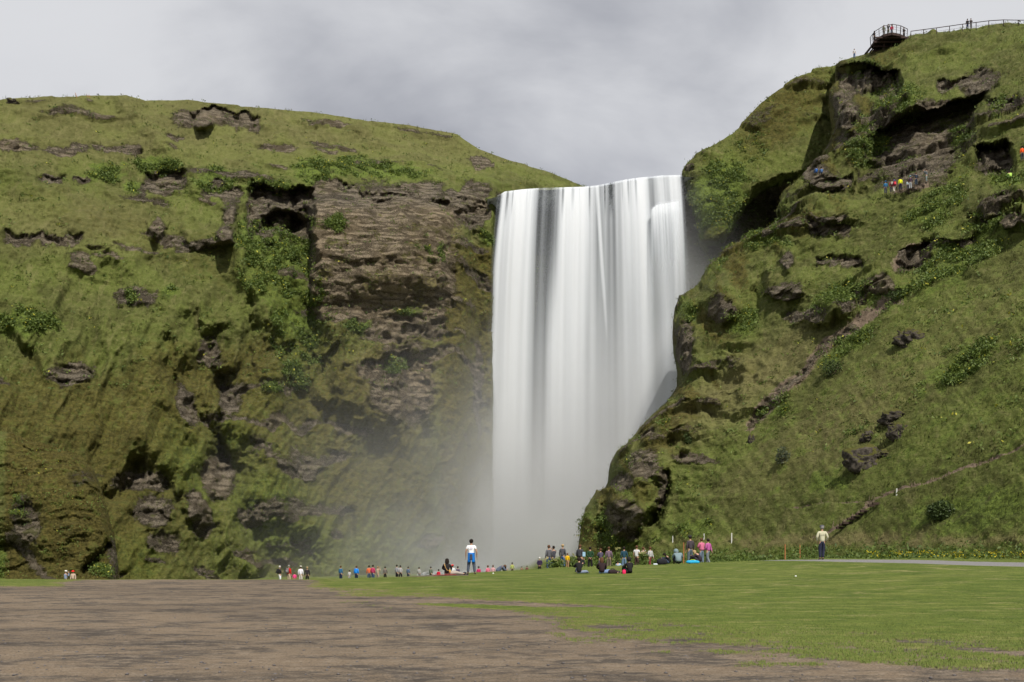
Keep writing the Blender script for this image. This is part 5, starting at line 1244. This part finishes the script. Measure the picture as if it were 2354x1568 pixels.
# hikers on the hillside path
hk = 'hikers on the hillside path'
def hill_person(PL, px, fy, hy, pose, label, **k):
    q = hill_at(PL, px, fy); H = (fy-hy)/F*q.y/(POSES[pose]['top'].z/1.755+.045); kid = k.pop('kid', False)
    H = min(max(H, 1.1 if kid else 1.55), 1.9)
    q = V3(((px-CX)/F*(q.y-.5), q.y-.5, CAMZ+(HY-fy)/F*(q.y-.5)))
    return person(q, H, pose, label, **k), H
for (px, fy, hy, pose, lb, kw) in [
 (2035, 447, 419, 'stand', 'hiker in blue jacket and cap, leftmost on the hillside path', dict(top=(.03, .13, .26), legs=(.06, .06, .09), head='cap', hatc=(.05, .2, .45))),
 (2048, 445, 416, 'stand', 'hiker in red top with pale straps beside the blue jacket', dict(top=(.40, .04, .08), legs=(.07, .06, .08), hair='brown')),
 (2055, 445, 417, 'walk', 'hiker with purple cap and white leggings in the red pair', dict(top=(.20, .05, .10), legs=(.5, .45, .4), head='cap', hatc=(.2, .18, .45))),
 (2069, 439, 414, 'stand', 'hiker in bright yellow jacket on the hillside path', dict(top=(.72, .75, .02), legs=(.02, .02, .04))),
 (2086, 437, 417, 'stand', 'child in pale blue on the hillside path', dict(top=(.40, .48, .52), legs=(.05, .05, .06), kid=True, hair='brown')),
 (2092, 436, 410, 'stand', 'hiker in light trousers and pale blue cap behind the child', dict(top=(.05, .03, .05), legs=(.30, .32, .34), head='cap', hatc=(.25, .45, .6))),
 (2105, 428, 399, 'point', 'hiker in dark blue pointing left, upper part of the path', dict(top=(.03, .04, .06), legs=(.03, .045, .07), hair='brown')),
 (2129, 421, 388, 'photo', 'hiker in grey jacket taking a photo, rightmost on the path', dict(top=(.14, .16, .18), legs=(.18, .22, .22), rz=R(70))),
 (1876, 398, 384, 'sit', 'hiker in blue sitting on the pale rock, left of the pair', dict(top=(.03, .10, .30), legs=(.06, .10, .2))),
 (1888, 399, 386, 'sit', 'hiker in navy sitting on the pale rock, right of the pair', dict(top=(.06, .12, .26), legs=(.1, .1, .12))),
 (2349, 370, 350, 'stand', 'hiker in orange jacket at the right edge of the hill', dict(top=(.80, .10, .02), legs=(.04, .04, .05))),
 (2322, 410, 392, 'sit_hunch', 'hiker in lime green sitting on the slope near the right edge', dict(top=(.34, .55, .10), legs=(.2, .3, .1))),
 (1963, 135, 118, 'stand', 'lone person in pale shirt and blue shorts on the skyline left of the platform', dict(top=(.5, .5, .5), legs=(.05, .1, .2), rz=R(180), sleeve='short')),
 (2223, 68, 47, 'stand', 'person in black at the handrail, left of the pair', dict(top=K, legs=(.03, .05, .12))),
 (2231, 67, 46, 'folded', 'person in black and grey at the handrail, right of the pair', dict(top=(.03, .03, .035), legs=(.12, .12, .13), rz=R(180)))]:
    pr, H = hill_person(PLR, px, fy, hy, pose, lb, **kw)
    if px == 2055: backpack(pr, pose, (.45, .04, .06), 'red and grey backpack on the hiker with the purple cap', H)
    if px == 2048: backpack(pr, pose, (.30, .28, .22), 'pale backpack on the red-topped hiker', H)
# ------------------------------------------------------------------ viewing platform, handrail, posts, steps
rust = simple('weathered_steel', (.045, .026, .022), .8, .3, .3, 8); wood = simple('dark_timber', (.055, .038, .030), .9, .15, .35, 10)
hq = hill_at(PLR, 2057, 100); Yh = hq.y; zd = CAMZ+(HY-98)/F*Yh
def dk(px, py): Y = (zd-CAMZ)*F/(HY-py); return V3(((px-CX)/F*Y, Y, zd))
plat = empty('viewing_platform', (dk(2040, 92)), label='dark steel viewing platform jutting from the top of the right hill', cat='viewing platform')
o0 = plat.location.copy(); loc = lambda v: v-o0
outline = [dk(2002, 103), dk(2012, 90), dk(2030, 79), dk(2050, 74.5), dk(2068, 78), dk(2083, 85), dk(2074, 97), dk(2057, 104), dk(2014, 117), dk(2003, 110)]
bm = bmesh.new(); lo = [bm.verts.new(loc(v)-V3((0, 0, .12))) for v in outline]; hi = [bm.verts.new(loc(v)) for v in outline]
bm.faces.new(hi); bm.faces.new(lo[::-1])
for i in range(len(lo)): j = (i+1) % len(lo); bm.faces.new((lo[i], lo[j], hi[j], hi[i]))
bm_obj('deck', bm, wood, plat)
def beam(a, b, w_, h_, mat, name, parent):
    a, b = V3(a), V3(b); d = b-a; L_ = d.length; q = d.to_track_quat('X', 'Z').to_matrix()
    bm = bmesh.new(); box(bm, (a+b)/2, (L_, w_, h_), q); return bm_obj(name, bm, mat, parent)
n_ = len(outline)
for i in range(6):
    a, b = loc(outline[i]), loc(outline[(i+1) % n_]); 
    if i < 5: beam(a-V3((0, 0, .27)), b-V3((0, 0, .27)), .08, .28, rust, 'edge_beam', plat)
cen = sum((loc(v) for v in outline), V3())/n_
for i in range(9):                                     # joists running back to the hill
    t_ = (i+.5)/9; a = loc(dk(2002+82*t_, 103-26*math.sin(math.pi*min(1, t_*1.15)*.9+.15) if False else interp(2002+82*t_, [(2002, 103), (2012, 90), (2030, 79), (2050, 74.5), (2068, 78), (2084, 85)])))
    b = a+V3((-.2+.1*i, 5.6, 0)); beam(a+V3((0, .15, -.24)), b+V3((0, 0, -.24)), .07, .22, rust, 'joist', plat)
for i in range(5):                                     # cross beams stepping down like ribs
    y_ = 1.0+i*1.05; beam(cen+V3((-2.6+.25*i, -2.9+y_, -.45-.16*i)), cen+V3((2.6-.2*i, -2.9+y_, -.45-.16*i)), .12, .22, rust, 'cross_beam', plat)
for px_, dz in ((2033, -2.0), (2066, -1.6), (2050, -2.4)):
    a = loc(dk(px_, 90)); a.z = -.3; beam(a, a+V3((0, .9, dz)), .16, .16, rust, 'support_post', plat)
tops = []
for i in range(6):
    v = loc(outline[i]); outw = (v-cen); outw.z = 0; outw = outw.normalized()
    tp = v+outw*.16+V3((0, 0, 1.15)); tops.append(tp); beam(v+outw*.05-V3((0, 0, .35)), tp, .09, .09, rust, 'railing_post', plat)
    if i < 5:
        v2 = loc(outline[i+1]); m_ = (v+v2)/2; o2 = (m_-cen); o2.z = 0; o2 = o2.normalized(); beam(m_+o2*.05-V3((0, 0, .3)), m_+o2*.15+V3((0, 0, 1.12)), .06, .06, rust, 'railing_post', plat)
for a, b in zip(tops[:-1], tops[1:]):
    beam(a, b, .07, .06, rust, 'top_rail', plat); beam(a-V3((0, 0, .38)), b-V3((0, 0, .38)), .02, .02, rust, 'wire', plat); beam(a-V3((0, 0, .75)), b-V3((0, 0, .75)), .02, .02, rust, 'wire', plat)
for (px, py, pose, lb, kw) in [(2009, 97, 'folded', 'visitor in a dark coat at the left corner of the viewing platform', dict(top=(.05, .045, .05), legs=K, rz=R(30))),
    (2031, 84, 'stand', 'visitor in grey-green jacket near the front of the viewing platform', dict(top=(.14, .16, .12), legs=(.12, .12, .1), rz=R(180))),
    (2041, 82, 'photo', 'tall visitor in dark clothes at the centre of the viewing platform', dict(top=(.03, .03, .03), legs=(.06, .07, .03), rz=R(180))),
    (2049, 83, 'stand', 'visitor in red jacket at the centre of the viewing platform', dict(top=(.55, .03, .09), legs=(.07, .09, .14), rz=R(150))),
    (2077, 89, 'folded', 'visitor in black at the right corner of the viewing platform', dict(top=K, legs=K, rz=R(200)))]:
    person(dk(px, py)+V3((0, 0, .01)), 1.72, pose, lb, **kw)
# handrail along the stair to the platform
rt = [(2093, 72.2), (2151, 64.6), (2215, 55.5), (2272, 48.2), (2292, 45.8), (2353, 47), (2420, 47)]
rail = empty('handrail', hill_at(PLR, 2095, 84), label='thin dark handrail climbing the skyline right of the viewing platform', cat='railing')
ro = rail.location.copy(); pxs_ = [2093, 2122, 2152, 2182, 2212, 2243, 2272, 2306, 2341, 2376, 2410]; prev = None
for px_ in pxs_:
    q = hill_at(PLR, px_, float(np.interp(px_, [s_[0] for s_ in skyR], [s_[1] for s_ in skyR]))+1.5); ty = interp(px_, rt); Yq = q.y
    tp = V3(((px_-CX)/F*Yq, Yq, CAMZ+(HY-ty)/F*Yq)); beam(V3((tp.x, Yq, q.z-.4))-ro, tp-ro, .09, .07, rust, 'post', rail)
    if prev is not None:
        beam(prev-ro, tp-ro, .08, .08, rust, 'rail', rail); beam(prev-ro-V3((0, 0, .5)), tp-ro-V3((0, 0, .5)), .018, .018, rust, 'wire', rail)
    prev = tp
# marker posts
def post(base, h, w_, mat, label, group, lean=0.0):
    r = bmesh.new(); tube(r, [(0, 0, -.15), (lean*.5, 0, h*.5), (lean, 0, h)], w_, w_*.9, 8); o = bm_obj('marker_post', r, mat, None, False); o.location = base; tag(o, label, 'post', group)
white = simple('white_post_paint', (.62, .62, .58), .7, .3, .1, 6); orange = simple('weathered_post', (.36, .15, .06), .85, .2, .3, 8)
for px, fy, ty, lb in [(1545, 1243, 1230, 'white marker post nearest the standing row, left of three'), (1615, 1238, 1226, 'white marker post behind the pink jacket, middle of three'), (1678, 1245, 1225, 'white marker post right of the pink jacket, tallest of three'), (2060, 1136, 1122, 'white marker post beside the hillside trail above the steps')]:
    q = hill_at(PLR, px, fy); post(q, (fy-ty)/F*q.y+.05, .055, white, lb, 'white marker posts')
for px, fy, ty, lb in [(1804, 1267, 1251, 'short orange-brown post, left of the pair beside the meadow'), (1838, 1276, 1252, 'taller orange-brown post, right of the pair beside the meadow'), (1571, 1262, 1247, 'faint brown post behind the sitters on the right')]:
    g = gpt(px, 66 if px > 1700 else 72); g.z = CAMZ+(HY-fy)/F*g.y; g.z = min(g.z, float(gz(g.x, g.y))); post(g, CAMZ+(HY-ty)/F*g.y-g.z, .04, orange, lb, 'brown posts')
for px, ty, lb in [(178, 212, 'thin leaning stake on the left skyline, leftmost of three'), (203, 217, 'thin stake on the left skyline, middle of three'), (208, 216, 'thin stake on the left skyline, rightmost of three')]:
    q = hill_at(PLL, px, 222.5); post(q, (223-ty)/F*q.y, .045, orange, lb, 'skyline stakes', -.25)
# timber steps on the hillside path
st_ = empty('wooden_steps', hill_at(PLR, 1935, 1212), label='short flight of dark timber steps cut into the lower right hill', cat='steps')
so0 = st_.location.copy(); pts = [(1930, 1213), (1938, 1207), (1947, 1201), (1956, 1195), (1965, 1189), (1974, 1183), (1984, 1177), (2004, 1163), (2014, 1157)]
for x, y in pts:
    q = hill_at(PLR, x, y)-so0; bm = bmesh.new(); box(bm, q+V3((0, -.25, .05)), (1.1, .16, .20), Matrix.Rotation(R(25), 3, 'Z')); bm_obj('step', bm, wood, st_, False, .015)
# litter on the lawn
for px, Y, lb in [(1828, 38, 'small white scrap lying alone on the right part of the lawn'), (1133, 45.5, 'small white scrap on the lawn right of the tall standing person')]:
    g = gpt(px, Y); bm = bmesh.new(); bmesh.ops.create_icosphere(bm, subdivisions=2, radius=.028)
    for v in bm.verts: v.co = V3((v.co.x*1.3, v.co.y, v.co.z*.8))*(1+.2*math.sin(v.co.x*90+v.co.y*70))
    o = bm_obj('paper_scrap', bm, simple('paper', (.85, .85, .84), .7)); o.location = g+V3((0, 0, .06)); tag(o, lb, 'litter')
